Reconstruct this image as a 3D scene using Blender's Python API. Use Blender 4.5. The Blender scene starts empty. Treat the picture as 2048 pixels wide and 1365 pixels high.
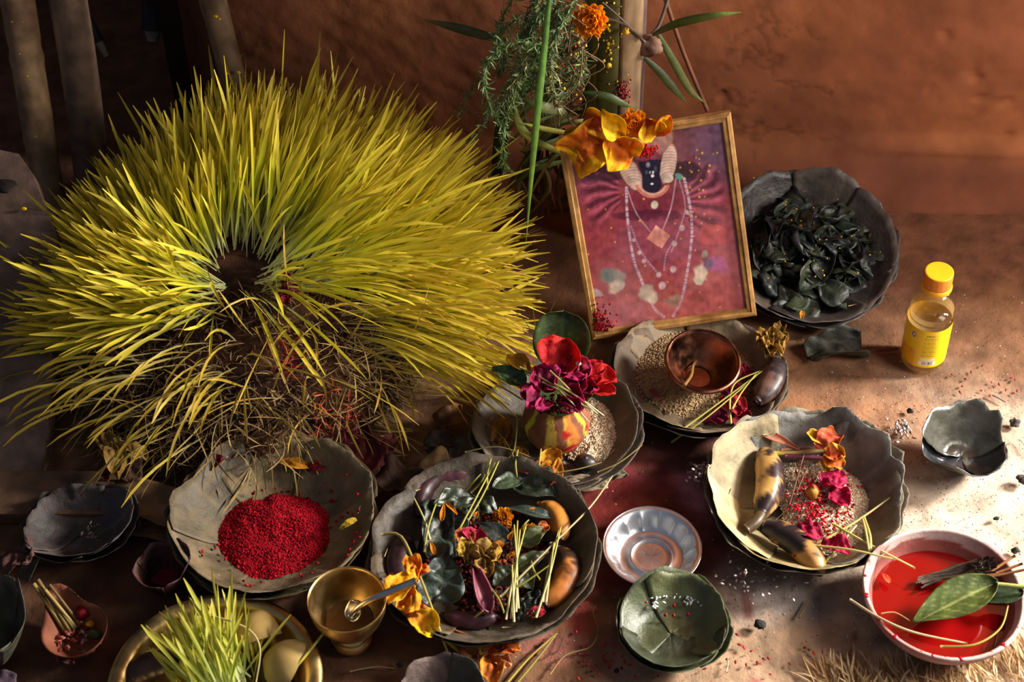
import bpy, math
import numpy as np
from mathutils import Vector, Matrix

# ------------------------------------------------------------------ camera
F = 3200.0; CAMH = 1.55; PITCH = math.radians(47.0)
CP, SP = math.cos(PITCH), math.sin(PITCH)
scn = bpy.context.scene
col0 = scn.collection
cam = bpy.data.cameras.new('camera'); camo = bpy.data.objects.new('camera', cam); col0.objects.link(camo)
camo.location = (0, 0, CAMH); camo.rotation_euler = (math.pi / 2 - PITCH, 0, 0)
cam.sensor_width = 36; cam.lens = F / 2048 * 36; cam.clip_start = 0.05; cam.clip_end = 50
cam.dof.use_dof = True; cam.dof.focus_distance = 1.98; cam.dof.aperture_fstop = 6.0
scn.camera = camo
# ------------------------------------------------------------------ light
w = bpy.data.worlds.new('world'); scn.world = w; w.use_nodes = True
bg = w.node_tree.nodes['Background']; bg.inputs[0].default_value = (0.55, 0.62, 0.8, 1); bg.inputs[1].default_value = 0.17
def area(name, loc, target, sx, sy, power, colr):
    l = bpy.data.lights.new(name, 'AREA'); l.shape = 'RECTANGLE'; l.size = sx; l.size_y = sy; l.energy = power; l.color = colr
    o = bpy.data.objects.new(name, l); col0.objects.link(o); o.location = loc
    o.rotation_euler = (Vector(target) - Vector(loc)).to_track_quat('-Z', 'Y').to_euler(); return o
area('doorway_daylight', (1.95, 1.50, 1.02), (0.0, 1.25, 0.05), 0.32, 0.42, 125, (1.0, 0.95, 0.87))
area('wall_fill_light', (1.35, 0.9, .95), (0.75, 1.79, 0.32), 0.5, 0.5, 17, (1.0, 0.9, 0.78))  # soft fill added to brighten the right of the wall, not a known window
scn.view_settings.view_transform = 'Standard'; scn.view_settings.look = 'None'
scn.view_settings.gamma = 1.0; scn.view_settings.use_curve_mapping = False
scn.view_settings.exposure = 0.15

# ------------------------------------------------------------------ helpers
def P(px, py, z=0.0):
    u = (px - 1024) / F; v = (682.5 - py) / F
    d = np.array([u, CP + v * SP, -SP + v * CP]); t = (z - CAMH) / d[2]
    return d * t + np.array([0, 0, CAMH])
def S(px, py, z=0.0):
    v = (682.5 - py) / F
    return (z - CAMH) / (-SP + v * CP) / F
def onwall(px, py, y):
    u = (px - 1024) / F; v = (682.5 - py) / F
    d = np.array([u, CP + v * SP, -SP + v * CP]); t = y / d[1]
    return d * t + np.array([0, 0, CAMH])
def proj(p):
    p = np.asarray(p, float); z = p[..., 2] - CAMH
    d = p[..., 1] * CP - z * SP
    return 1024 + F * p[..., 0] / d, 682.5 - F * (p[..., 1] * SP + z * CP) / d
def C(h):
    a = np.array([int(h[i:i + 2], 16) for i in (0, 2, 4)]) / 255.0
    return np.where(a <= .04045, a / 12.92, ((a + .055) / 1.055) ** 2.4)
def mixc(a, b, t):
    t = np.clip(np.asarray(t, float), 0, 1)[..., None]
    return np.asarray(a) * (1 - t) + np.asarray(b) * t
def sst(a, b, x):
    t = np.clip((x - a) / (b - a), 0, 1); return t * t * (3 - 2 * t)
def RG(seed): return np.random.default_rng(seed)
def nz(p, freq, seed=0, octs=3):
    r = RG(seed + 977); p = np.asarray(p, float); out = 0; amp = 1.0; tot = 0
    for o in range(octs):
        K = r.normal(size=(6, p.shape[-1])) * freq * 2 ** o; ph = r.uniform(0, 6.283, 6)
        out = out + amp * np.sin(p @ K.T + ph).sum(-1) / 6 ** .5; tot += amp; amp *= .5
    return out / tot * 1.2
def norm(v):
    v = np.asarray(v, float); return v / np.maximum(np.linalg.norm(v, axis=-1, keepdims=True), 1e-9)
def gridF(nu, nv, wrap=False):
    i, j = np.meshgrid(np.arange(nu if wrap else nu - 1), np.arange(nv - 1), indexing='ij')
    a = i * nv + j; b = ((i + 1) % nu) * nv + j
    return np.stack([a, b, b + 1, a + 1], -1).reshape(-1, 4)
class B:
    """collects shapes into one mesh"""
    def __init__(s): s.V = []; s.F = []; s.C = []; s.n = 0
    def add(s, V, Fc, c=(1, 1, 1)):
        V = np.asarray(V, float).reshape(-1, 3)
        c = np.asarray(c, float)
        if c.ndim == 1: c = np.tile(c, (len(V), 1))
        s.V.append(V); s.C.append(c.reshape(-1, 3)); s.F += [[int(k) + s.n for k in f] for f in Fc]; s.n += len(V); return s
    def mk(s, name, mat, parent=None, **k):
        return mk(name, np.concatenate(s.V), s.F, mat, parent, col=np.concatenate(s.C), **k)
def rootloc(o):
    while o.parent: o = o.parent
    return np.array(o.location)
def tag(o, label=None, cat=None, group=None, kind=None):
    if label: o['label'] = label
    if cat: o['category'] = cat
    if group: o['group'] = group
    if kind: o['kind'] = kind
    return o
def thing(name, label, cat, loc, group=None):
    o = bpy.data.objects.new(name, None); col0.objects.link(o); o.location = tuple(float(a) for a in loc)
    o.empty_display_size = .02
    return tag(o, label, cat, group)
def mk(name, V, Fc, mat, parent=None, col=None, smooth=True, solid=0, label=None, cat=None, group=None, kind=None, sub=0):
    V = np.asarray(V, float).reshape(-1, 3)
    org = rootloc(parent) if parent else np.array([V[:, 0].mean(), V[:, 1].mean(), V[:, 2].min()])
    me = bpy.data.meshes.new(name)
    me.from_pydata((V - org).tolist(), [], [list(map(int, f)) for f in Fc])
    if col is not None:
        c = np.asarray(col, float)
        if c.ndim == 1: c = np.tile(c, (len(V), 1))
        at = me.color_attributes.new('Col', 'FLOAT_COLOR', 'POINT')
        at.data.foreach_set('color', np.concatenate([np.clip(c.reshape(-1, 3), 0, 1), np.ones((len(V), 1))], 1).astype(np.float32).ravel())
    if smooth: me.polygons.foreach_set('use_smooth', np.ones(len(me.polygons), bool))
    me.materials.append(MAT[mat]); me.update()
    o = bpy.data.objects.new(name, me); col0.objects.link(o)
    if parent: o.parent = parent
    else: o.location = tuple(org)
    if solid:
        m = o.modifiers.new('thickness', 'SOLIDIFY'); m.thickness = solid; m.offset = -1
    if sub:
        m = o.modifiers.new('smooth', 'SUBSURF'); m.levels = sub; m.render_levels = sub
    return tag(o, label, cat, group, kind)

# ------------------------------------------------------------------ materials
MAT = {}
def amat(name, rough=.6, bump=.3, bscale=150, spec=.4, trans=0, coat=0, metal=0, var=.25, vscale=60, aniso=0, sss=0, rvar=0):
    """colour comes from the mesh's own pigment attribute, varied by noise"""
    m = bpy.data.materials.new(name); m.use_nodes = True; MAT[name] = m
    nt = m.node_tree; N = nt.nodes; L = nt.links; bs = N['Principled BSDF']; out = N['Material Output']
    at = N.new('ShaderNodeAttribute'); at.attribute_name = 'Col'
    tc = N.new('ShaderNodeTexCoord')
    n1 = N.new('ShaderNodeTexNoise'); n1.inputs['Scale'].default_value = vscale; n1.inputs['Detail'].default_value = 5
    L.new(tc.outputs['Object'], n1.inputs['Vector'])
    mr = N.new('ShaderNodeMapRange'); mr.inputs[1].default_value = .3; mr.inputs[2].default_value = .7
    mr.inputs[3].default_value = 1 - var; mr.inputs[4].default_value = 1 + var; L.new(n1.outputs['Fac'], mr.inputs[0])
    vm = N.new('ShaderNodeVectorMath'); vm.operation = 'SCALE'; L.new(at.outputs['Color'], vm.inputs[0]); L.new(mr.outputs[0], vm.inputs['Scale'])
    L.new(vm.outputs[0], bs.inputs['Base Color'])
    bs.inputs['Roughness'].default_value = rough; bs.inputs['Specular IOR Level'].default_value = spec
    bs.inputs['Metallic'].default_value = metal; bs.inputs['Coat Weight'].default_value = coat; bs.inputs['Coat Roughness'].default_value = .15
    if sss:
        bs.inputs['Subsurface Weight'].default_value = sss; bs.inputs['Subsurface Scale'].default_value = .004
    if rvar:
        m2 = N.new('ShaderNodeMapRange'); m2.inputs[1].default_value = .35; m2.inputs[2].default_value = .65
        m2.inputs[3].default_value = max(0, rough - rvar); m2.inputs[4].default_value = rough + rvar
        L.new(n1.outputs['Fac'], m2.inputs[0]); L.new(m2.outputs[0], bs.inputs['Roughness'])
    if bump:
        n2 = N.new('ShaderNodeTexNoise'); n2.inputs['Scale'].default_value = bscale; n2.inputs['Detail'].default_value = 8
        n2.inputs['Roughness'].default_value = .6
        L.new(tc.outputs['Object'], n2.inputs['Vector'])
        b = N.new('ShaderNodeBump'); b.inputs['Strength'].default_value = bump; b.inputs['Distance'].default_value = .003
        L.new(n2.outputs['Fac'], b.inputs['Height']); L.new(b.outputs[0], bs.inputs['Normal'])
    if trans:
        t = N.new('ShaderNodeBsdfTranslucent'); L.new(vm.outputs[0], t.inputs['Color'])
        mx = N.new('ShaderNodeMixShader'); mx.inputs[0].default_value = trans
        L.new(bs.outputs[0], mx.inputs[1]); L.new(t.outputs[0], mx.inputs[2]); L.new(mx.outputs[0], out.inputs['Surface'])
    return m
amat('mud_floor', rough=.92, bump=.9, bscale=85, var=.36, vscale=30, spec=.15)
amat('mud_wall', rough=.92, bump=.5, bscale=26, var=.26, vscale=14, spec=.12)
amat('wood', rough=.7, bump=.4, bscale=60, var=.35, vscale=45, spec=.3)
amat('varnished_wood', rough=.45, bump=.25, bscale=90, var=.35, vscale=70, spec=.5)
amat('leaf_dry', rough=.62, bump=.7, bscale=95, var=.42, vscale=38, spec=.45, rvar=.12)
amat('leaf_gloss', rough=.42, bump=.6, bscale=80, var=.42, vscale=36, spec=.6, rvar=.12)
amat('leaf_sheen', rough=.27, bump=.5, bscale=70, var=.45, vscale=34, spec=.9, rvar=.1)
amat('leaf_fresh', rough=.42, bump=.3, bscale=120, var=.25, vscale=60, trans=.15)
amat('grass', rough=.5, bump=0, var=.12, vscale=25, trans=.3, spec=.35)
amat('root', rough=.8, bump=0, var=.3, vscale=60)
amat('soil', rough=.95, bump=.8, bscale=120, var=.5, vscale=80, spec=.1)
amat('petal', rough=.6, bump=.6, bscale=200, var=.18, vscale=120, trans=.34, spec=.3)
amat('powder', rough=.9, bump=.9, bscale=260, var=.3, vscale=160, spec=.15)
amat('grain', rough=.55, bump=0, var=.2, vscale=300, spec=.35, sss=.1)
amat('peel', rough=.42, bump=.15, bscale=80, var=.2, vscale=60, spec=.4)
amat('clay', rough=.75, bump=.3, bscale=110, var=.22, vscale=40, spec=.25)
amat('stem', rough=.45, bump=.25, bscale=60, var=.25, vscale=40, spec=.45)
amat('print', rough=.25, bump=.08, bscale=60, var=.22, vscale=70, spec=.5, coat=.3)
amat('plastic', rough=.35, bump=0, var=.05, vscale=30, spec=.5)
amat('brass', rough=.36, bump=.08, bscale=70, var=.22, vscale=28, metal=1, rvar=.1)
amat('steel', rough=.30, bump=.03, bscale=60, var=.08, vscale=30, metal=1, rvar=.06)
amat('copper', rough=.3, bump=.15, bscale=70, var=.5, vscale=45, metal=1, rvar=.12)
amat('fruit', rough=.45, bump=.08, bscale=120, var=.12, vscale=60, sss=.15)
amat('charcoal', rough=.7, bump=.8, bscale=150, var=.4, vscale=90)
amat('husk', rough=.7, bump=.4, bscale=130, var=.25, vscale=50, trans=.1)
amat('liquid_red', rough=.06, bump=0, var=.15, vscale=12, spec=.5)
def clear_mat(name, tint, fac, milk=0):
    m = bpy.data.materials.new(name); m.use_nodes = True; MAT[name] = m
    N = m.node_tree.nodes; L = m.node_tree.links; N.remove(N['Principled BSDF']); out = N['Material Output']
    tr = N.new('ShaderNodeBsdfTransparent'); tr.inputs[0].default_value = (*tint, 1)
    gl = N.new('ShaderNodeBsdfGlossy'); gl.inputs['Roughness'].default_value = .06
    fr = N.new('ShaderNodeLayerWeight'); fr.inputs['Blend'].default_value = .3
    pw = N.new('ShaderNodeMath'); pw.operation = 'POWER'; pw.inputs[1].default_value = 3.0; L.new(fr.outputs['Facing'], pw.inputs[0])
    ad = N.new('ShaderNodeMath'); ad.operation = 'MULTIPLY_ADD'; ad.inputs[1].default_value = .6; ad.inputs[2].default_value = fac; L.new(pw.outputs[0], ad.inputs[0])
    if milk:
        df = N.new('ShaderNodeBsdfTranslucent'); df.inputs[0].default_value = (.9, .72, .42, 1); m0 = N.new('ShaderNodeMixShader'); m0.inputs[0].default_value = milk
        L.new(tr.outputs[0], m0.inputs[1]); L.new(df.outputs[0], m0.inputs[2]); tr = m0
    mx = N.new('ShaderNodeMixShader'); L.new(ad.outputs[0], mx.inputs[0]); L.new(tr.outputs[0], mx.inputs[1]); L.new(gl.outputs[0], mx.inputs[2])
    L.new(mx.outputs[0], out.inputs['Surface'])
clear_mat('clear_plastic', (.985, .98, .96), .05)
clear_mat('juice', (.95, .87, .66), .02, .3)

# ------------------------------------------------------------------ shape builders
def tube(pts, rad, n=8, cap=True, sq=None):
    pts = np.asarray(pts, float); k = len(pts); rad = np.broadcast_to(np.asarray(rad, float), (k,))
    tg = norm(np.gradient(pts, axis=0)); up = np.array([0, 0, 1.0])
    if abs(tg[0] @ up) > .9: up = np.array([1.0, 0, 0])
    s = norm(np.cross(tg, up)); u = np.cross(s, tg)
    a = np.linspace(0, 2 * np.pi, n, endpoint=False)
    m = np.ones(n) if sq is None else 1 + sq * np.cos(5 * a)
    ring = (np.cos(a) * m)[None, :, None] * s[:, None] + (np.sin(a) * m)[None, :, None] * u[:, None]
    V = (pts[:, None] + ring * rad[:, None, None]).transpose(1, 0, 2).reshape(-1, 3)   # index: ring*k + along
    Fc = [list(f) for f in gridF(n, k, True)]
    if cap: Fc += [[i * k for i in range(n)], [i * k + k - 1 for i in range(n)][::-1]]
    return V, Fc
def bez(a, b, c, n=12):
    t = np.linspace(0, 1, n)[:, None]; a, b, c = map(np.asarray, (a, b, c))
    return (1 - t) ** 2 * a + 2 * t * (1 - t) * b + t * t * c
def poly(pts, n=24):
    """smooth curve through points"""
    pts = np.asarray(pts, float); k = len(pts); t = np.linspace(0, k - 1, n); i = np.clip(t.astype(int), 0, k - 2); f = (t - i)[:, None]
    p0 = pts[np.clip(i - 1, 0, k - 1)]; p1 = pts[i]; p2 = pts[i + 1]; p3 = pts[np.clip(i + 2, 0, k - 1)]
    return .5 * ((2 * p1) + (-p0 + p2) * f + (2 * p0 - 5 * p1 + 4 * p2 - p3) * f ** 2 + (-p0 + 3 * p1 - 3 * p2 + p3) * f ** 3)
def pp(lst, n=24):
    return poly([P(a[0], a[1], a[2] if len(a) > 2 else .004) for a in lst], n)
def lathe(prof, n=48, flute=None):
    """prof: list of (r, z); flute(a, i) -> factor on r. index: ang*k + i"""
    prof = np.asarray(prof, float); k = len(prof); a = np.linspace(0, 2 * np.pi, n, endpoint=False)
    r = np.tile(prof[:, 0], (n, 1))
    if flute is not None: r = r * flute(a)[:, None] ** np.asarray(flute.w)[None] if hasattr(flute, 'w') else r * flute(a, prof)
    V = np.stack([r * np.cos(a)[:, None], r * np.sin(a)[:, None], np.tile(prof[:, 1], (n, 1))], -1).reshape(-1, 3)
    return V, [list(f) for f in gridF(n, k, True)]
def curveprof(pts, n=40):
    q = poly([(a, b, 0) for a, b in pts], n)[:, :2]; q[:, 0] = np.maximum(q[:, 0], 0); return q
def frame_of(A, Bp, up=(0, 0, 1), roll=0):
    A = np.asarray(A, float); Bp = np.asarray(Bp, float); y = norm(Bp - A); x = norm(np.cross(y, np.asarray(up, float))); z = np.cross(x, y)
    c, s = math.cos(roll), math.sin(roll); x2 = c * x + s * z; z2 = -s * x + c * z
    return np.stack([x2, y, z2], 1)
def leafshape(t, kind):
    if kind == 'leaf': return np.sin(np.pi * np.clip(t, 0, 1) ** .75) ** .85
    if kind == 'round': return np.sqrt(np.clip(1 - (2 * t - 1) ** 2, 0, 1)) ** .8
    if kind == 'petal': return np.sin(np.pi * (0.08 + .86 * t) ** 1.25) ** .7
    if kind == 'lance': return np.sin(np.pi * t ** .6) ** 1.1
    if kind == 'heart': return np.sin(np.pi * (.04 + .93 * t) ** .55) ** .9
    if kind == 'rect': return np.ones_like(t) * (1 - .25 * (2 * t - 1) ** 6)
def sheet(A, Bp, wid, kind='leaf', nu=13, nv=15, cup=.1, bend=.1, crump=.05, seed=0, roll=0, up=(0, 0, 1), twist=0, wave=0, serr=0, fold=0, cf=None):
    """a leaf, petal or husk from base A to tip Bp; wid = full width; cup/bend/crump relative to size"""
    A = np.asarray(A, float); Bp = np.asarray(Bp, float); Ln = np.linalg.norm(Bp - A); R = frame_of(A, Bp, up, roll)
    s = np.linspace(-1, 1, nu); t = np.linspace(0.0, 1, nv); s, t = np.meshgrid(s, t, indexing='ij')
    wd = leafshape(t, kind) * wid / 2 + .0004
    wd = wd * (1 + serr * (np.abs(s) > .9) * np.sin(t * 70))
    x = s * wd; y = t * Ln
    z = cup * wid * s ** 2 + bend * Ln * (4 * t * (1 - t)) + fold * wid * np.abs(s)
    q = np.stack([x / max(wid, .02), y / max(Ln, .02), 0 * x], -1)
    z = z + crump * wid * (nz(q, 3.2, seed, 3) + .45 * nz(q, 11, seed + 21, 2)) + wave * wid * np.sin(t * 17 + seed) * s ** 2 * np.sign(s + .01)
    x = x + crump * wid * .6 * nz(q, 3.0, seed + 5, 2); y = y + crump * wid * .6 * nz(q, 3.0, seed + 9, 2)
    if twist:
        a = twist * (t - .5); x, z = x * np.cos(a) - z * np.sin(a), x * np.sin(a) + z * np.cos(a)
    V = A + np.stack([x, y, z], -1) @ R.T
    colr = cf(s, t, nz(q, 4, seed + 3, 3)) if callable(cf) else (np.ones(V.shape) * (cf if cf is not None else 1))
    return V.reshape(-1, 3), [list(f) for f in gridF(nu, nv)], colr.reshape(-1, 3)
def floorz(V, z=.0015):
    V = V.copy(); d = z - V[:, 2].min(); V[:, 2] += d; return V
def vein_cf(base, vein, dark=None, nv=6, rib=.06, amt=.45):
    base, vein = np.asarray(base), np.asarray(vein); dark = base * .55 if dark is None else dark
    def f(s, t, n):
        c = mixc(base, dark, sst(-.2, 1.3, n))
        k = np.abs((t * nv + np.abs(s) * 1.3 + 1e-3) % 1 - .5) * 2
        v = np.maximum(sst(1 - rib * 2.2, 1 - rib * .3, 1 - np.abs(s)), .6 * sst(.80, .97, k))
        return mixc(c, vein, v * amt)
    return f
def spot_cf(a, b, th=0.1, soft=.35):
    a, b = np.asarray(a), np.asarray(b)
    return lambda s, t, n: mixc(a, b, sst(th - soft, th + soft, n))
def edge_cf(mid, edge, w=.45, tipw=.3):
    mid, edge = np.asarray(mid), np.asarray(edge)
    return lambda s, t, n: mixc(mid * .92, edge, np.clip(np.maximum(sst(1 - w, 1, np.abs(s) + .35 * n), sst(1 - tipw, 1, t + .3 * n)) + .25 * np.sin(37 * s + 5 * n) * np.sin(41 * t + 7 * n) * (n > .1), 0, 1))
def blobmesh(c, r, seed, amp=.25, freq=2.5, n=14, sc=(1, 1, 1)):
    u = np.linspace(0, 2 * np.pi, n, endpoint=False); v = np.linspace(.02, np.pi - .02, n // 2 + 3)
    U, W = np.meshgrid(u, v, indexing='ij'); d = np.stack([np.cos(U) * np.sin(W), np.sin(U) * np.sin(W), np.cos(W)], -1)
    R = r * (1 + amp * nz(d, freq, seed, 3)); V = d * R[..., None] * np.asarray(sc) + np.asarray(c)
    k = len(v); Fc = [list(f) for f in gridF(n, k, True)] + [[i * k for i in range(n)], [i * k + k - 1 for i in range(n)][::-1]]
    return V.reshape(-1, 3), Fc
GR_U = np.array([[0, 0, 1], [.5, 0, .35], [-.25, .43, .35], [-.25, -.43, .35], [.5, 0, -.35], [-.25, .43, -.35], [-.25, -.43, -.35], [0, 0, -1]])
GR_F = [[0, 1, 2], [0, 2, 3], [0, 3, 1], [1, 4, 5, 2], [2, 5, 6, 3], [3, 6, 4, 1], [7, 5, 4], [7, 6, 5], [7, 4, 6]]
def grains(pts, ln, wd, cols, seed=0, flat=.8):
    """many small grains as one builder; pts (N,3)"""
    r = RG(seed); b = B(); pts = np.asarray(pts); n = len(pts); Vs = []; Cs = []
    d = r.normal(size=(n, 3)); d[:, 2] *= (1 - flat); d = norm(d); x = norm(np.cross(d, r.normal(size=(n, 3)))); y = np.cross(d, x)
    l = ln * r.uniform(.7, 1.15, n); w_ = wd * r.uniform(.8, 1.2, n)
    V = pts[:, None] + GR_U[None, :, 0:1] * (x * w_[:, None])[:, None] + GR_U[None, :, 1:2] * (y * w_[:, None])[:, None] + GR_U[None, :, 2:3] * (d * l[:, None] / 2)[:, None]
    cols = np.asarray(cols); ci = cols[r.integers(0, len(cols), n)] * r.uniform(.8, 1.15, (n, 1))
    Fc = [[q + 8 * i for q in f] for i in range(n) for f in GR_F]
    b.add(V.reshape(-1, 3), Fc, np.repeat(ci, 8, 0)); return b
def stalk(pts, w0, w1=None, n=14, c0='b9a24a', c1='d8cf7a', flatten=.45):
    pts = np.asarray(pts); k = len(pts); t = np.linspace(0, 1, k); wv = (w0 + ((w1 if w1 is not None else w0) - w0) * t)
    V, Fc = tube(pts, wv / 2, 6); cc = np.tile(mixc(C(c0), C(c1), t), (6, 1, 1)).reshape(-1, 3)
    return V, Fc, cc
# ------------------------------------------------------------------ the setting
WY = 1.79
def axis(lo, a, b, hi, fine, coarse):
    return np.concatenate([np.arange(lo, a, coarse), np.arange(a, b, fine), np.arange(b, hi + coarse, coarse)])
gx = axis(-2.2, -.8, .82, 2.6, .006, .12); gy = axis(-.6, .88, 1.80, 2.7, .006, .12)
X, Y = np.meshgrid(gx, gy, indexing='ij'); q = np.stack([X, Y, 0 * X], -1)
Z = .0016 * nz(q, 9, 1, 3) + .0009 * nz(q, 75, 2, 3) - .0035
Zp = q.copy(); fx, fy = proj(np.stack([X, Y, 0 * X], -1))
jit = nz(q, 22, 5, 4) * 40; jit2 = nz(q, 25, 6, 4) * 40; fx2, fy2 = fx + jit, fy + jit2
cf = mixc(C('73523c'), C('8a6345'), sst(-.8, .8, nz(q, 7, 11, 4)))
def stain_and_light(cx, cy, rx, ry, h, amt, soft=.6):
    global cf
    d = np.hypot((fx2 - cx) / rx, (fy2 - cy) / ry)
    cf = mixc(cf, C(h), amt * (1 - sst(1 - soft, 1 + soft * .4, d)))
stain_and_light(300, 1150, 700, 420, '4a3126', .75)  # wide dark brown tint over the lower-left floor
stain_and_light(1950, 1080, 420, 330, 'bcab99', .85); stain_and_light(1560, 1330, 330, 170, 'b5977b', .8); stain_and_light(1500, 1180, 160, 70, '97877f', .6)  # first: bright light at right painted into the floor, along with pale ash
stain_and_light(1430, 990, 110, 170, '7b5a58', .7); stain_and_light(1230, 1010, 140, 120, '6a1c1c', .75); stain_and_light(1290, 950, 110, 60, '8c3a48', .6)
stain_and_light(1370, 1090, 90, 130, '5e2620', .7); stain_and_light(1180, 1180, 70, 70, '7d1d25', .7); stain_and_light(1100, 1280, 90, 60, 'a5645c', .55)
stain_and_light(1230, 1050, 60, 130, '6b1a20', .6); stain_and_light(1390, 1000, 40, 40, 'a77a8e', .6); stain_and_light(1330, 900, 150, 60, '5a3327', .7)
stain_and_light(1700, 850, 260, 90, '9a6844', .55); stain_and_light(1560, 1180, 60, 30, 'a39a97', .5); stain_and_light(1330, 1320, 70, 40, 'c08878', .4)
stain_and_light(1520, 1190, 20, 16, '6a2a26', .7, .3); stain_and_light(1545, 1355, 22, 14, 'b0495a', .7, .3); stain_and_light(1690, 1265, 14, 14, '7a2f28', .7, .3)
stain_and_light(1900, 1340, 300, 60, 'c9ae8c', .6)
cf = mixc(cf, C('6a4232'), .85 * sst(1.42, 1.66, Y + .02 * nz(q, 12, 33, 3)))  # back floor blended to the cove's colour, its shade painted in too
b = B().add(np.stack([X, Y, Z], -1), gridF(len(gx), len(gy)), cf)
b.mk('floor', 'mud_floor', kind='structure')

# back wall: hand-smoothed mud, coved into the floor, ending at a dark recess on the left
wx = axis(-.47, -.46, .85, 3.0, .0045, .14); wz = axis(-.02, 0, .36, 2.4, .0045, .14)
X, Zz = np.meshgrid(wx, wz, indexing='ij'); q = np.stack([X, Zz, 0 * X], -1)
Yw = WY - .085 * np.clip(1 - Zz / .075, 0, 1) ** 2.2 + .006 * nz(q, 6, 21, 3) + .0008 * nz(q, 40, 22, 4) + .0005 * nz(q, 120, 24, 3)
Yw -= .012 * np.exp(-((Zz - .055 - .01 * nz(q, 5, 8, 2)) / .012) ** 2) * sst(.4, .6, X)
pit = sst(.95, 1.7, nz(q, 55, 23, 3)) * sst(.25, .3, X); Yw += .005 * pit
Yw += .09 * (1 - sst(-.47, -.40, X))
cw = mixc(C('8a5238'), C('a3633f'), sst(-.9, .9, nz(q, 9, 25, 4)))
cw = mixc(cw, C('5e3324'), .6 * sst(.5, 1.5, nz(q, 16, 27, 4)))
crk = (1 - sst(.0, .10, np.abs(nz(q, 26, 61, 4)))) * sst(.3, .9, nz(q, 9, 62, 3)); Yw += .0010 * crk; cw = mixc(cw, C('3a2018'), .4 * crk)
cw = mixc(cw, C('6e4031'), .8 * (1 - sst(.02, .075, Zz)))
cw = mixc(cw, C('3e2218'), .8 * (1 - sst(-.45, .02, X)))  # shade deepening to the left, painted into the wall colour
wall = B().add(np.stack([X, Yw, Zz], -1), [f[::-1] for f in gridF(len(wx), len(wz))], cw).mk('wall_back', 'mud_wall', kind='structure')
# recess: side return and near-black back
def slab(x0, x1, y0, y1, z0, z1):
    V = np.array([[x, y, z] for x in (x0, x1) for y in (y0, y1) for z in (z0, z1)], float)
    return V, [[0, 1, 3, 2], [4, 6, 7, 5], [0, 4, 5, 1], [2, 3, 7, 6], [0, 2, 6, 4], [1, 5, 7, 3]]
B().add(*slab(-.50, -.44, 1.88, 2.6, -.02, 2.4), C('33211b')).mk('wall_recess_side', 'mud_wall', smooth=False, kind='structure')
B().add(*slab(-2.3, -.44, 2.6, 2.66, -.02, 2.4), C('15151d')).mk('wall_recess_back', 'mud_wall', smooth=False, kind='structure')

B().add(*slab(1.12, 1.22, 1.47, 1.95, -.02, .72), C('7d4a32')).mk('added_shade_wall', 'mud_wall', smooth=False, kind='structure')  # unseen low wall, added to keep the key light off the back floor
# poles leaning in the recess
def pole(name, label, a, b_, r0, r1, c1, c2, seed, specks=0, node=None, bow=0, matn='wood'):
    t = np.linspace(0, 1, 40); pts = a + (b_ - a) * t[:, None]; pts[:, 0] += bow * np.sin(np.pi * t)
    rr = r0 + (r1 - r0) * t; rr = rr * (1 + .025 * nz(t[:, None] * 10, 1, seed, 3))
    if node: 
        for nd in node: rr = rr * (1 + .07 * np.exp(-((t - nd) / .012) ** 2) - .06 * np.exp(-((t - nd - .02) / .008) ** 2))
    V, Fc = tube(pts, rr, 20); q = V * np.array([1, 1, .18])
    cc = mixc(C(c1), C(c2), sst(-.7, .8, nz(q, 60, seed + 3, 4)))
    root = thing(name, label, 'pole', (a[0], a[1], min(a[2], b_[2])))
    B().add(V, Fc, cc).mk('shaft', matn, root)
    return root, pts, rr
def specks_on(root, plist, r=.0016):
    bb = B(); k = 0
    for p in plist:
        V, Fc = blobmesh(p, r * (1 + .5 * math.sin(k * 7.3)), k, .15, 2, 8, (1, .5, .6)); bb.add(V, Fc, C('d8b52e')); k += 1
    bb.mk('paint_speck', 'powder', root, kind='stuff')
def pole_px(name, label, p0, p1, y0, y1, rpx, c1, c2, seed, **k):
    a = onwall(p0[0], p0[1], y0); b_ = onwall(p1[0], p1[1], y1); d = b_ - a
    a2 = a - d * (a[2] - .0) / d[2] if abs(d[2]) > 1e-4 and not k.get('hang') else a
    k.pop('hang', None)
    b2 = b_ + d * .8
    return pole(name, label, a2, b2, rpx * .00072, rpx * .00078, c1, c2, seed, **k)
r_, _, _ = pole_px('bamboo_pole', 'jointed bamboo pole with yellow specks, leftmost pole at the dark left edge', (95, 370), (35, 0), 1.715, 1.78, 30, '7a5c44', 'a58562', 31, node=[.2, .44])
specks_on(r_, [onwall(x, y, 1.755 - .022 - .065 * y / 370 * .55) for x, y in ((39, 108), (54, 153), (71, 274), (24, 44), (46, 44))])
r_, _, _ = pole_px('wooden_pole', 'weathered wooden pole with peeling bark beside the bamboo pole', (185, 390), (118, 0), 1.715, 1.79, 33, '5f4a3c', '8f7459', 32, bow=.012)
r_, _, _ = pole_px('wooden_pole', 'slanting brown pole with two yellow spots above the tall grass', (478, 200), (425, 0), 1.70, 1.745, 23, '4a3724', '80664a', 33)
specks_on(r_, [onwall(x, y, 1.694) for x, y in ((453, 147), (477, 145), (431, 33), (439, 38))], .0024)
def tool(name, label, p0, p1, y, r, c1, c2, tipc, seed):
    a = onwall(*p0, y); b_ = onwall(*p1, y + .03); d = b_ - a; b_ = b_ + d * 1.2
    root = thing(name, label, 'stick', a)
    V, Fc = tube(a + (b_ - a) * np.linspace(.12, 1, 14)[:, None], r, 12); B().add(V, Fc, mixc(C(c1), C(c2), sst(-.5, .5, nz(V, 60, seed, 3)))).mk('shaft', 'wood', root)
    V, Fc = tube(a + (b_ - a) * np.linspace(0, .13, 6)[:, None], np.linspace(.45, .75, 6) * r, 12); B().add(V, Fc, C(tipc)).mk('tip', 'wood', root)
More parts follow.
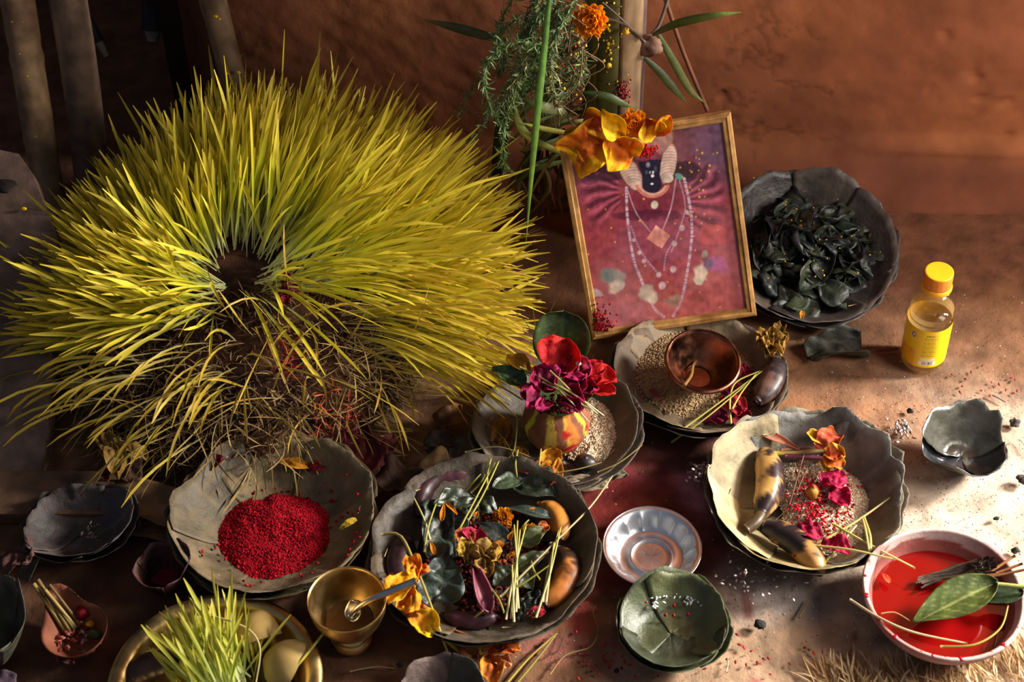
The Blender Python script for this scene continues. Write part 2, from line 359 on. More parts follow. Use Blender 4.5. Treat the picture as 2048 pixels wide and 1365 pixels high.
tool('thin_stick', 'thin dark stick with a pale worn tip between the left poles', (213, 112), (150, 0), 1.9, .009, '1e1a1c', '37302e', '75685a', 41)
tool('tool_handle', 'short dark handle with a worn metal tip hanging above the grass', (305, 82), (308, 0), 1.9, .017, '1c1718', '33292a', '7d756c', 42)

# rounded dark board leaning at the left edge, with a low ledge in front
def board():
    out = [(-60, 1000, 1.13), (-60, 320, 1.58), (0, 300, 1.6), (38, 308, 1.6), (64, 345, 1.57), (112, 470, 1.5), (120, 560, 1.44), (105, 700, 1.36), (95, 860, 1.25), (75, 1000, 1.13)]
    a = P(-60, 960, 0.0); top = P(0, 300, .10)
    o3 = []
    for x, y, _ in out:
        p = P(x, y, 0); k = np.clip((960 - y) / 660, -.06, 1); o3.append(P(x, y, .005 + .20 * k))
    o3 = np.array(o3); n = len(o3); th = np.array([0, .012, -.028])
    V = np.concatenate([o3, o3 + th]); Fc = [list(range(n))[::-1], list(range(n, 2 * n))] + [[i, (i + 1) % n, (i + 1) % n + n, i + n] for i in range(n)]
    root = thing('rounded_board', 'dark rounded wooden board leaning at the left edge behind the grass', 'board', (o3[:, 0].mean(), o3[:, 1].mean(), 0))
    bm = B().add(V, Fc, C('6a5448')); bm.mk('panel', 'wood', root, smooth=False)
    c = P(12, 372, .19); V, Fc = blobmesh(c + np.array([0, 0, .0]), .016, 3, .2, 2, 14, (1, .8, .25)); B().add(V, Fc, C('231a18')).mk('knot', 'wood', root)
    specks_on(root, [P(x, y, .005 + .2 * (960 - y) / 660 + .003) for x, y in ((40, 585), (22, 636), (47, 418))], .003)
board()
a, b_ = P(-40, 1000, .02), P(140, 985, .02)
V, Fc = slab(a[0], b_[0] + .05, a[1] - .02, a[1] + .045, 0, .018)
B().add(V, Fc, C('5b4332')).mk('plank', 'wood', smooth=False, label='low brown wooden plank lying on the floor at the left edge', cat='plank')
# ------------------------------------------------------------------ barley seedlings on their soil mound
MC = np.array([-.345, 1.435, 0.0]); MR = np.array([.215, .215, .135])
def mound_pt(az, el):
    """az: 0=+x, pi/2=away; el: 0 rim .. pi/2 top"""
    d = np.stack([np.cos(az) * np.cos(el), np.sin(az) * np.cos(el), np.sin(el)], -1); return MC + d * MR, norm(d / MR)
root = thing('barley_mound', 'big mound of long yellow barley seedlings on dark rooty soil at left', 'seedlings', MC)
az, el = np.meshgrid(np.linspace(0, 2 * np.pi, 72, endpoint=False), np.linspace(0, np.pi / 2, 26), indexing='ij')
V, nn = mound_pt(az, el); V = V + nn * (.006 * nz(V, 28, 51, 4))[..., None]; V[..., 2] = np.maximum(V[..., 2], .0005)
cm = mixc(C('2a1a14'), C('4a2f22'), sst(-.5, 1, nz(V, 50, 52, 3)))
B().add(V, gridF(72, 26, True), cm).mk('soil', 'soil', root)
def blades(base, d, ln, wd, droop, seed, nseg=7, curl=.06, face=None):
    r = RG(seed); n = len(base); p = base.copy(); d = norm(d); pts = [p.copy()]; ds = [d.copy()]
    kink = r.normal(size=(n, 3)) * curl
    for i in range(nseg):
        p = p + d * (ln / nseg)[:, None]; pts.append(p.copy())
        d = norm(d + np.array([0, 0, -1.0]) * (droop / nseg * (i + 1) / nseg * 2)[:, None] + kink / nseg * 2); ds.append(d.copy())
    pts = np.stack(pts, 1); ds = np.stack(ds, 1)
    pts[..., 2] = np.maximum(pts[..., 2], .003)
    sd = norm(np.cross(ds, norm(np.array([.1, -.6, .8]) + .7 * r.normal(size=(n, 1, 3)))))
    t = np.linspace(0, 1, nseg + 1); pr = np.interp(t, [0, .25, .6, .85, .95, 1], [.38, .6, 1, .95, .72, .2])
    w2 = wd[:, None] * pr[None] / 2; up = np.cross(sd, ds)
    L_ = pts + sd * w2[..., None] + up * w2[..., None] * .35; R_ = pts - sd * w2[..., None] + up * w2[..., None] * .35
    return np.stack([L_, pts, R_], 2), t      # (n, seg+1, 3, 3)
def blade_cols(n, t, seed, base, mid, tip, var=.12):
    r = RG(seed); f = r.uniform(1 - var, 1 + var, (n, 1, 1)); hue = r.uniform(0, 1, (n, 1))
    mid2 = np.asarray(mid[0]) * (1 - hue) + np.asarray(mid[1]) * hue
    c = np.where((t < .45)[None, :, None], base + (mid2[:, None] - base) * (t / .45)[None, :, None], mid2[:, None] + (tip - mid2[:, None]) * ((t - .45) / .55)[None, :, None])
    return np.repeat((c * f)[:, :, None], 3, 2)
def blade_faces(k):
    a = np.arange(k - 1)[:, None] * 3
    return np.concatenate([a + np.array([0, 1, 4, 3]), a + np.array([1, 2, 5, 4])])
def clear_front(G, *more):
    tx_, ty_ = proj(G[:, :, 1]); bad = (((tx_ > 335) & (ty_ > 925)) | (G[:, :, 1, 0] > .05) | (G[:, :, 1, 0] < -.70)).any(1)
    return [G[~bad]] + [m[~bad] for m in more]
def plant_blades(root, G, cc, nparts, name='blade'):
    """the nparts blades that show largest become objects, the rest one part of stuff"""
    n, k = G.shape[:2]; Fb = blade_faces(k)
    ext = np.array(proj(G[:, -1, 1])) - np.array(proj(G[:, 0, 1])); size = np.hypot(*ext)
    fr = -(G[:, -1, 1, 1] - 2.2 * G[:, -1, 1, 2])           # nearer the lens
    order = np.argsort(-(size / size.max() + .8 * (fr - fr.min()) / (np.ptp(fr) + 1e-6)))
    for i in order[:nparts]: mk(name, G[i], Fb, 'grass', root, col=cc[i].reshape(-1, 3))
    rest = order[nparts:]
    if len(rest):
        b = B(); Fa = (Fb[None] + (np.arange(len(rest)) * k * 3)[:, None, None]).reshape(-1, 4)
        b.add(G[rest].reshape(-1, 3), Fa, cc[rest].reshape(-1, 3)); b.mk('blade_mass', 'grass', root, kind='stuff')
r = RG(60); N = 5400
az = r.uniform(0, 2 * np.pi, N); el = np.arcsin(r.uniform(0.0, 1, N) ** .9)
from_px = lambda x, y, pg: np.sum([((y1 > y) != (y2 > y)) & (x < (x2 - x1) * (y - y1) / (y2 - y1 + 1e-9) + x1) for (x1, y1), (x2, y2) in zip(pg, pg[1:] + pg[:1])], 0) % 2 == 1
bx, by = proj(mound_pt(az, el)[0])
bare = from_px(bx, by, [(470, 575), (560, 600), (640, 566), (760, 590), (800, 690), (820, 760), (900, 1000), (100, 1000), (150, 720), (300, 670), (430, 630)])
fr2 = bare & (r.uniform(size=N) < .006) & (bx < 480)
keep = (~bare & ~((np.hypot(bx - 480, by - 540) < 34) & (r.uniform(size=N) < .9))) | fr2
az, el, fr2 = az[keep], el[keep], fr2[keep]; n = len(az)
base, nn = mound_pt(az, el); foc = MC + np.array([-.03, .02, -.10]); rad = norm(base - foc)
hz = np.stack([np.cos(az), np.sin(az), 0 * az], -1)
clump = np.stack([nz(base, 16, 70 + i, 2) for i in range(3)], -1) * .16
upw = np.clip(.55 + .6 * np.sin(az), .05, 1.2)           # back stands up, front lies down
lay = 1.0 - .45 * np.clip(np.sin(az), 0, 1)
d = rad * .8 + hz * (lay * .55)[:, None] + np.array([0, 0, 1.0]) * (upw * .5)[:, None] + clump * 1.5 + r.normal(size=(n, 3)) * .23
ln = r.uniform(.11, .205, n) * (1 + .12 * np.clip(np.cos(az), -1, 1)) * (1 - .24 * sst(.2, .9, -np.cos(az))); ln[r.uniform(size=n) < .07] *= 1.25
droop = np.where(np.sin(az) < .15, r.uniform(.4, 1.0, n), r.uniform(.05, .5, n)); lf = (np.cos(az) < -.1) & (np.sin(az) < .15); droop[lf] *= .45; d[lf] += np.array([-.15, .25, .18]); droop[fr2] = 1.5; ln[fr2] *= 1.1
G, t = blades(base - nn * .004, d, ln, r.uniform(.0034, .0058, n), droop, 71)
cc = blade_cols(n, t, 72, C('dcdcb0'), (C('aeb81c'), C('dcd634')), C('ecd046'))
G, cc = clear_front(G, cc); plant_blades(root, G, cc, 300)
# fringe hanging to the lower left and stray blades over the bare face
n = 100; px = r.uniform(170, 520, n); k = r.uniform(0, 1, n)
az = np.radians(r.uniform(195, 285, n)); el = r.uniform(.35, 1.1, n); base, nn = mound_pt(az, el)
d = nn * .8 + np.stack([np.cos(az) * .9 - .25, np.sin(az) * .5, .12 + 0 * az], -1) + r.normal(size=(n, 3)) * .14
G, t = blades(base, d, r.uniform(.08, .17, n), r.uniform(.0026, .0042, n), r.uniform(.9, 1.7, n), 73)
cc = blade_cols(n, t, 74, C('b5a888'), (C('a8a040'), C('b59c34')), C('c9a83c'))
G, cc = clear_front(G, cc); n = len(G)
for i in range(n): pass
Fb = blade_faces(G.shape[1]); b = B(); b.add(G.reshape(-1, 3), (Fb[None] + (np.arange(n) * G.shape[1] * 3)[:, None, None]).reshape(-1, 4), cc.reshape(-1, 3)); b.mk('drooping_fringe', 'grass', root, kind='stuff')
# tuft sweeping to the lower right
n = 210; az = np.radians(r.uniform(-26, 24, n)); el = r.uniform(.4, 1.0, n); base, nn = mound_pt(az, el)
d = nn * .45 + np.stack([.9 + 0 * az, -.36 + .5 * np.sin(az), .30 - .1 * np.cos(az)], -1) + r.normal(size=(n, 3)) * .15
G, t = blades(base - nn * .003, d, r.uniform(.12, .23, n), r.uniform(.003, .0046, n), r.uniform(.5, 1.1, n), 83)
cc = blade_cols(n, t, 84, C('cfc896'), (C('b5b02a'), C('d2c034')), C('e2bf44')); G, cc = clear_front(G, cc); n = len(G)
b = B(); b.add(G.reshape(-1, 3), (Fb[None] + (np.arange(n) * G.shape[1] * 3)[:, None, None]).reshape(-1, 4), cc.reshape(-1, 3)); b.mk('sweeping_tuft', 'grass', root, kind='stuff')
n = 85; az = np.radians(r.uniform(262, 345, n)); el = r.uniform(.2, 1.25, n); base, nn = mound_pt(az, el)
d = nn * .55 + r.normal(size=(n, 3)) * .45 + np.array([0, -.25, 0]); 
G, t = blades(base, d, r.uniform(.07, .17, n), r.uniform(.0022, .0036, n), r.uniform(.6, 1.6, n), 75, curl=.25)
cc = blade_cols(n, t, 76, C('b39a6a'), (C('a89a3a'), C('b98f3a')), C('c7a544'))
G, cc = clear_front(G, cc); n = len(G)
b = B(); b.add(G.reshape(-1, 3), (Fb[None] + (np.arange(n) * G.shape[1] * 3)[:, None, None]).reshape(-1, 4), cc.reshape(-1, 3)); b.mk('stray_blades', 'grass', root, kind='stuff')
# short dry roots and husks over the bare face, powder-stained in patches
n = 3800; az = np.radians(r.uniform(185, 372, n)); el = np.arcsin(r.uniform(0, .98, n)); base, nn = mound_pt(az, el)
d = nn * .5 + r.normal(size=(n, 3)) * .75
G, t = blades(base + nn * .003, d, r.uniform(.008, .034, n), r.uniform(.0012, .0026, n), r.uniform(0, 1.2, n), 77, nseg=4, curl=.7)
pal = np.array([C(h) for h in ('6b4a30', '8c6a44', '4a3122', 'a98a58', '55402a', '7a5a34')]); ci = pal[r.integers(0, 6, n)] * r.uniform(.6, 1.15, (n, 1))
bx, by = proj(base)
for cx, cy, rr, h in ((575, 720, 42, 'b8402c'), (585, 735, 22, 'a3121f'), (672, 835, 55, 'b54a30'), (705, 880, 50, '7d1226'), (640, 800, 24, 'c06038')):
    m = (np.hypot(bx - cx, by - cy) < rr * r.uniform(.5, 1.1, n)); ci[m] = C(h) * r.uniform(.7, 1.2, (m.sum(), 1))
Fb4 = blade_faces(G.shape[1]); b = B(); b.add(G.reshape(-1, 3), (Fb4[None] + (np.arange(n) * G.shape[1] * 3)[:, None, None]).reshape(-1, 4), np.repeat(ci, G.shape[1] * 3, 0)); b.mk('root_hairs', 'root', root, kind='stuff')
# thin pale roots trailing down to the floor
n = 520; az = np.radians(r.uniform(195, 350, n)); el = r.uniform(.05, .8, n); base, nn = mound_pt(az, el)
G, t = blades(base + nn * .004, nn * .5 + r.normal(size=(n, 3)) * .35 + np.array([0, 0, -.35]), r.uniform(.04, .10, n), r.uniform(.0012, .002, n), r.uniform(.5, 1.4, n), 78, nseg=6, curl=.6)
b = B(); Fb6 = blade_faces(G.shape[1]); cc = blade_cols(n, t, 79, C('8c7350'), (C('7d6236'), C('a08850')), C('9a7c44'), .3)
b.add(G.reshape(-1, 3), (Fb6[None] + (np.arange(n) * G.shape[1] * 3)[:, None, None]).reshape(-1, 4), cc.reshape(-1, 3)); b.mk('trailing_roots', 'root', root, kind='stuff')
# ------------------------------------------------------------------ stitched leaf plates
def rotm(tx, ty):
    cx, sx, cy, sy = math.cos(tx), math.sin(tx), math.cos(ty), math.sin(ty)
    return np.array([[cy, 0, sy], [0, 1, 0], [-sy, 0, cy]]) @ np.array([[1, 0, 0], [0, cx, -sx], [0, sx, cx]])
PL = {}
def leaf_plate(name, label, cx, cy, rpx, depth, seed, cols, n=6, flat=.5, tx=0, ty=0, under=None, ruf=.022, crump=.0018, squash=1.0, rot=0, matn='leaf_dry', zoff=.0015, powr=1.5, cat='leaf plate', veins=True, pins=True, irr=.04):
    r = RG(seed); sc = S(cx, cy, depth); R = rpx * sc; c = P(cx, cy, depth * .95); M_ = rotm(tx, ty)
    base = np.array([c[0], c[1], 0.0]); allV = []; parts = []
    def one(k, a0, span, R, depth, zo, colr, rin, lay):
        nt, nq = 25, 15; t = np.linspace(-1, 1, nt); qv = np.linspace(0, 1, nq); t, qv = np.meshgrid(t, qv, indexing='ij'); th = a0 + t * span / 2
        ca = np.stack([np.cos(th), np.sin(th), 0 * th], -1)
        ro = R * (1 + irr * nz(ca, 1.6, seed, 2) + ruf * nz(ca, 9, seed + k, 2) - .035 * np.abs(t) ** 5)
        rr = rin + (ro - rin) * qv
        pf = np.clip((rr / R - flat) / (1 - flat), 0, 1.2)
        z = depth * pf ** powr * (1 + .18 * nz(ca, 1.8, seed + 2, 2)) + crump * np.clip(rr / R * 4, 0, 1) * nz(np.stack([rr * np.cos(th), rr * np.sin(th), 0 * th + k], -1), 55, seed + 7 * k, 3) * (.4 + pf) + ruf * .35 * R * pf ** 2 * nz(ca, 11, seed + 3 * k + 1, 2)
        off = lay * t * .8 + zo
        z = z + off * (1 - .6 * np.clip(pf, 0, 1)); rr = rr - off * .8 * np.clip(pf, 0, 1)
        rib = np.exp(-(t / .05) ** 2); z = z - .0005 * rib
        V = np.stack([rr * np.cos(th), rr * np.sin(th) * squash, z], -1)
        nn = nz(V, 25, seed + 31 * k, 4)
        cb = mixc(np.asarray(colr) * 1.08, np.asarray(colr) * .5, sst(-.5, 1.2, nn)); cb = mixc(cb, np.asarray(colr) * 1.3 + .01, .5 * sst(.5, 1.4, nz(V, 60, seed + 13 * k, 3)))
        kk = np.abs((qv * 5 + np.abs(t) * 1.6) % 1 - .5) * 2
        if veins: cb = mixc(cb, np.asarray(colr) * 1.35 + .01, .5 * np.maximum(rib, .35 * sst(.86, .97, kk)))
        cb = mixc(cb, np.asarray(colr) * 1.5 + .02, .35 * sst(.93, 1, qv))
        return V, gridF(nt, nq), cb
    L = []
    if under is not None:
        m = max(4, n - 1)
        for k in range(m):
            L.append(one(50 + k, rot + .5 + 2 * np.pi * k / m + r.uniform(-.15, .15), 2 * np.pi / m * 1.35, R * r.uniform(.98, 1.035), depth * .85, -.0035, np.asarray(under) * r.uniform(.75, 1.2), R * .45, .0012))
    for k in range(n):
        cl = np.asarray(cols[k % len(cols)]) * r.uniform(.88, 1.12)
        L.append(one(k, rot + 2 * np.pi * k / n + r.uniform(-.12, .12), 2 * np.pi / n * 1.42, R * r.uniform(.98, 1.03), depth, .0012, cl, R * (.10 if n > 3 and rpx > 120 else .012), .0010))
    # floor leaf of the dish
    if n > 3 and rpx > 120: L.append(one(90, rot, 2 * np.pi * 1.02, R * (flat + .06), depth * .02, .0022, np.asarray(cols[0]) * .9, R * .002, 0))
    zs = min((V @ M_.T)[..., 2].min() for V, _, _ in L); T = base + np.array([0, 0, zoff - zs])
    root = thing(name, label, cat, base)
    lf = None
    for V, Fc, cb in L: lf = mk('leaf', (V @ M_.T) + T, Fc, matn, root, col=cb.reshape(-1, 3), solid=.0007)
    def at(u, v, dz=0):
        return np.array([u * R, v * R * squash, .004 + dz]) @ M_.T + T
    if pins:
        for k in range(n):
            a = rot + 2 * np.pi * (k + .5) / n + r.uniform(-.1, .1); f = r.uniform(.72, .9); pf = ((f - flat) / (1 - flat)); z = depth * max(pf, 0) ** powr + .004
            d = .006 * np.array([math.cos(a + 1.3), math.sin(a + 1.3), 0]); p = np.array([f * R * math.cos(a), f * R * math.sin(a) * squash, z])
            V, Fc = tube(np.array([p - d, p + d]) @ M_.T + T, .0006, 5); mk('pin', V, Fc, 'wood', lf, col=C('a5906a'))
    PL[label] = (T, M_, R); return at, R, root
at_A, R_A, _ = leaf_plate('leaf_plate', 'dark stitched leaf plate heaped with dark leaves behind the framed picture', 1618, 500, 172, .045, 101, [C('463d39'), C('524840'), C('3a3230')], n=7, tx=.30, flat=.55, rot=.3, matn='leaf_gloss', under=C('332c2a'))
at_B, R_B, rB = leaf_plate('leaf_plate', 'brown leaf plate holding the copper bowl below the framed picture', 1396, 752, 174, .028, 102, [C('6b5a44'), C('7a6850'), C('5f4f3d')], n=6, flat=.66, under=C('4a3f36'), tx=-.04, rot=.8)
at_C, R_C, rC = leaf_plate('leaf_plate', 'grey-brown leaf plate with rice under the painted clay pot', 1110, 852, 168, .034, 103, [C('5e5346'), C('6d6254'), C('4f463c')], n=6, flat=.55, under=C('5a4e42'), rot=.2, ruf=.02)
at_D, R_D, rD = leaf_plate('leaf_plate', 'grey leaf plate with two spotted bananas and rice at right', 1603, 978, 190, .048, 104, [C('77736c'), C('6a6762'), C('8d7f60'), C('a8966c'), C('948257'), C('77705f')], n=6, flat=.55, under=C('6a6150'), tx=.10, rot=.35, ruf=.034, irr=.05, crump=.0028)
at_E, R_E, rE = leaf_plate('leaf_plate', 'olive-brown leaf plate with a heap of crimson powder', 543, 1032, 200, .042, 105, [C('655740'), C('706042'), C('594d38'), C('6a5a42')], n=6, flat=.5, under=C('55492f'), rot=.55, ruf=.02)
at_F, R_F, rF = leaf_plate('leaf_plate', 'dark leaf plate of bananas, dark leaves and dried flowers in the centre', 962, 1092, 226, .048, 106, [C('5c4f3c'), C('4e4436'), C('56493a'), C('453b30')], n=7, flat=.58, under=C('4c4436'), rot=.1, ruf=.02)
at_G, R_G, rG = leaf_plate('leaf_bowl', 'small shiny blackened leaf bowl on the pale floor at right', 1932, 880, 86, .042, 107, [C('5a584e'), C('2a2c30')], n=2, flat=.35, ruf=.04, crump=.007, rot=.9, matn='leaf_sheen', tx=.12, irr=.09, pins=False, cat='leaf bowl')
at_H, R_H, rH = leaf_plate('leaf_cup', 'folded green leaf cup with rice grains in front of the steel bowl', 1345, 1248, 114, .032, 108, [C('484e34'), C('3e4530'), C('565a38')], n=3, flat=.45, ruf=.02, crump=.002, rot=2.6, irr=.05, under=C('4a5232'), pins=False, cat='leaf cup', matn='leaf_gloss')
at_I, R_I, rI = leaf_plate('leaf_bowl', 'very dark folded leaf bowl in the shade left of the crimson plate', 150, 1048, 114, .035, 109, [C('4a413d'), C('403735'), C('524843')], n=3, flat=.4, ruf=.03, crump=.003, squash=.8, rot=.4, irr=.08, under=C('3a302b'), pins=False, cat='leaf bowl')
at_J, R_J, rJ = leaf_plate('leaf_cup', 'small leaf cup stained dark red beside the brass bowl', 325, 1138, 58, .042, 110, [C('45201f'), C('4a2622'), C('3a1a1c')], n=3, flat=.35, crump=.002, rot=1.4, irr=.05, pins=False, cat='leaf cup')
at_K, R_K, rK = leaf_plate('leaf_cup', 'small dark leaf cup stained with pink at the bottom edge', 880, 1392, 92, .028, 111, [C('4e4a3e'), C('5c4a45'), C('433c36')], n=4, flat=.4, crump=.002, rot=.3, irr=.05, pins=False, cat='leaf cup')
at_L, R_L, rL = leaf_plate('leaf_bowl', 'grey-green leaf bowl cut off by the lower left edge', -48, 1245, 98, .075, 112, [C('4e4c3c'), C('565040'), C('45402f')], n=4, flat=.3, crump=.003, rot=.2, irr=.08, pins=False, cat='leaf bowl')
# ------------------------------------------------------------------ vessels
def xf(V, loc, tx=0, ty=0): return V @ rotm(tx, ty).T + np.asarray(loc)
def base_and_height(bpx, rim_y, guess=.05):
    b = P(bpx[0], bpx[1], 0); z = guess
    for _ in range(30):
        _, y = proj(np.array([b[0], b[1], z])); z += (y - rim_y) * .0006 / .6
    return b, z
# steel fluted bowl
b0, h = base_and_height((1302, 1116), 1093); R = 98 * S(1307, 1093, h); R *= 1.0
prof = [(0, .0022), (.30 * R, .0022), (.39 * R, .0022), (.41 * R, .0034), (.44 * R, .0034), (.46 * R, .0020), (.62 * R, .0020), (.68 * R, .003), (.74 * R, h * .35), (.82 * R, h * .66), (.88 * R, h * .86), (.93 * R, h * .95), (R, h), (R * 1.008, h - .0008)]
P1 = np.array(prof); a = np.linspace(0, 2 * np.pi, 168, endpoint=False); w_ = np.interp(P1[:, 0] / R, [0, .64, .7, .8, .87, .91, 2], [0, 0, .5, 1, .8, 0, 0])
fl = .075 * (np.abs(np.sin(a * 7)) ** .6 - .7)
rr = P1[None, :, 0] * (1 + fl[:, None] * w_[None]); V = np.stack([rr * np.cos(a)[:, None], rr * np.sin(a)[:, None], np.tile(P1[:, 1], (168, 1))], -1).reshape(-1, 3)
root = thing('fluted_bowl', 'shallow silver steel bowl with fluted sides in the middle of the floor', 'bowl', b0)
mk('body', xf(V, b0), gridF(168, len(P1), True), 'steel', root, col=C('e6e8ec'), solid=.0006)
V, Fc = tube(np.stack([R * np.cos(a), R * np.sin(a), 0 * a + h], -1)[list(range(168)) + [0]], .0011, 6, False); mk('rim', xf(V, b0), Fc, 'steel', root, col=C('d5d7da'))
# brass goblet
b0, h = base_and_height((704, 1277), 1200, .07); R = 79 * S(683, 1200, h)
prof = curveprof([(.0, .004), (.50 * R, .004), (.54 * R, .0), (.56 * R, .003), (.52 * R, .008), (.38 * R, .014), (.34 * R, .019), (.48 * R, .024), (.70 * R, .035), (.87 * R, .050), (.96 * R, .062), (1.0 * R, h), (.985 * R, h + .0008), (.95 * R, h - .001), (.91 * R, .060), (.80 * R, .047), (.62 * R, .036), (.38 * R, .030), (0, .028)], 90)
V, Fc = lathe(prof, 64); root = thing('brass_goblet', 'small footed brass goblet beside the crimson plate', 'goblet', b0)
cb = mixc(C('d8b678'), C('a88a58'), sst(-.3, 1.2, nz(V, 60, 7, 4))); mk('body', xf(V, b0), Fc, 'brass', root, col=cb)
for z_, f in ((.012, .49), (.0075, .535)):
    V, Fc = tube(np.stack([f * R * np.cos(a), f * R * np.sin(a), 0 * a + z_], -1)[list(range(168)) + [0]], .0009, 6, False); mk('foot_ring', xf(V, b0), Fc, 'brass', root, col=C('c8a468'))
GOB = b0; GR = R; GH = h
V, Fc, cc = sheet(b0 + np.array([-.6 * R, -.2 * R, .037]), b0 + np.array([.62 * R, .1 * R, .037]), 1.3 * R, 'round', cup=.0, bend=0, crump=.01, seed=3, cf=C('6e5230'))
mk('residue', V, Fc, 'liquid_red', None, col=cc, label='brown liquid residue inside the brass goblet', cat='liquid')
# spoon in goblet
tip = b0 + np.array([.0, -.005, .036]); sp = [P(700, 1232, .045), P(722, 1212, .066), P(760, 1192, .083), P(832, 1163, .092)]
root = thing('spoon', 'small steel spoon resting in the brass goblet', 'spoon', sp[0])
pts = poly(sp, 20); V, Fc = tube(pts, np.linspace(.0028, .0046, 20), 8); V[:, 2] = V[:, 2] * 1.0; cen = pts.mean(0)
mk('handle', V, Fc, 'steel', root, col=C('b9bcc0'))
V, Fc, cc = sheet(P(700, 1238, .0415), P(716, 1205, .060), .021, 'round', cup=.18, bend=-.10, crump=0, cf=C('c5c8c8')); mk('spoon_bowl', V, Fc, 'steel', root, col=cc, solid=.0008)
# brass plate at the bottom with rolled rim
c = P(428, 1366, .040); R = 213 * S(428, 1340, .04); b0 = np.array([c[0], c[1], 0])
prof = curveprof([(0, .003), (.55 * R, .003), (.70 * R, .005), (.78 * R, .014), (.83 * R, .029), (.87 * R, .038), (.93 * R, .0405), (.985 * R, .039), (1.0 * R, .035), (.985 * R, .032)], 60)
V, Fc = lathe(prof, 96); root = thing('brass_dish', 'large round brass dish with rolled rim at the bottom left', 'dish', b0)
mk('body', xf(V, b0), Fc, 'brass', root, col=mixc(C('dcbe80'), C('b09560'), sst(-.3, 1.2, nz(V, 30, 9, 4))), solid=.0012)
DISH = b0; DR = R
# copper bowl
c = P(1401, 714, .066); R = 74 * S(1401, 714, .066); b0 = np.array([c[0], c[1] , .0225])
prof = curveprof([(0, .004), (.34 * R, .004), (.36 * R, .007), (.47 * R, .012), (.72 * R, .026), (.90 * R, .040), (.95 * R, .0435), (1.0 * R, .045), (1.02 * R, .0435), (1.0 * R, .041)], 60)
V, Fc = lathe(prof, 72); root = thing('copper_bowl', 'small round copper bowl sitting on the rice below the picture', 'bowl', b0)
tl = (.16, .05)
mk('body', xf(V, b0, *tl), Fc, 'copper', root, col=mixc(C('96644c'), C('40241c'), sst(-.2, 1.0, nz(V, 45, 4, 4))), solid=.0012)
V, Fc = tube(np.stack([.985 * R * np.cos(a), .985 * R * np.sin(a), 0 * a + .0452], -1)[list(range(168)) + [0]], .0016, 8, False); mk('rim', xf(V, b0, *tl), Fc, 'copper', root, col=C('6d4030'))
CUB = (b0, R, tl)
V, Fc, cc = stalk(pp([(1396, 716, .036), (1386, 732, .040), (1382, 752, .052), (1368, 772, .066)], 18), .0035, .0045, c0='8a6a34', c1='7d5c2a')
mk('wax_drip', V, Fc, 'husk', None, col=cc, label='thin tan drip hanging over the rim of the copper bowl', cat='drip')
# clay bowl of red liquid
c = P(1887, 1184, .055); R = 160 * S(1882, 1180, .055); b0 = np.array([c[0], c[1], 0]); h = .055
prof = curveprof([(0, .004), (.45 * R, 0), (.62 * R, .004), (.82 * R, .022), (.96 * R, .042), (1.0 * R, h - .004), (1.0 * R, h), (.98 * R, h + .0012), (.95 * R, h), (.925 * R, h - .006), (.84 * R, .030), (.70 * R, .016), (0, .012)], 70)
V, Fc = lathe(prof, 72); r_ = V[:, :2]; V = V * (1 + .012 * nz(V * np.array([1, 1, .2]), 20, 5, 2))[:, None]
red = sst(.1, 1.2, nz(V, 38, 12, 4)); cb = mixc(C('b8a29c'), C('a06a64'), red); inn = (V[:, 2] < h - .006) & (np.hypot(V[:, 0], V[:, 1]) < .9 * R); cb[inn] = mixc(C('8c4f48'), C('6b3434'), red[inn])
root = thing('clay_bowl', 'pale pink clay bowl splashed with red and filled with red liquid', 'bowl', b0); mk('body', xf(V, b0), Fc, 'clay', root, col=cb)
bb = B(); rg = RG(5)
for k, ang in enumerate((3.6, 3.9, 4.25, 4.4, 4.75, 4.9, 5.15, 5.35, 5.7, 2.9, 3.2, 4.55)):
    p = b0 + np.array([.975 * R * math.cos(ang), .975 * R * math.sin(ang), h + .0006]); V, Fc = blobmesh(p, (.0022, .0036, .0016)[k % 3], k, .2, 2, 10, (1, 1, .45)); bb.add(V, Fc, C('b01828'))
bb.mk('red_splash', 'liquid_red', root)
LZ = .029; n = 64; q = np.linspace(0, .835 * R, 10); A_, Q_ = np.meshgrid(np.linspace(0, 2 * np.pi, n, endpoint=False), q, indexing='ij')
V = np.stack([Q_ * np.cos(A_), Q_ * np.sin(A_), 0 * Q_ + LZ], -1).reshape(-1, 3); mk('red_liquid', V + b0, gridF(n, 10, True), 'liquid_red', None, col=C('780808'), label='glossy red liquid filling the pink clay bowl', cat='liquid')
RB = (b0, R)
# small clay lamp with incense sticks, lower left
bw = P(148, 1258, .035); R = 68 * S(150, 1262, .03); b0 = np.array([bw[0], bw[1], 0])
A_, Q_ = np.meshgrid(np.linspace(0, 2 * np.pi, 60, endpoint=False), np.linspace(0, 1, 22), indexing='ij')
spout = 1 + 1.0 * np.exp(-((np.angle(np.exp(1j * (A_ - math.radians(121)))) / .38) ** 2))
qr = np.where(Q_ < .5, Q_ * 2, (1 - Q_) * 2); z = np.where(Q_ < .5, .038 * (Q_ * 2) ** 2.0, .004 + .034 * ((1 - Q_) * 2) ** 3.0)
V = np.stack([R * qr * np.cos(A_) * spout ** (qr ** 1.2), R * qr * np.sin(A_) * spout ** (qr ** 1.2), z], -1).reshape(-1, 3)
root = thing('clay_lamp', 'small spouted terracotta lamp with incense sticks at lower left', 'clay lamp', b0)
mk('body', V + b0, gridF(60, 22, True), 'clay', root, col=mixc(C('8a5238'), C('6b3a2a'), sst(-.5, 1, nz(V, 40, 3, 3))))
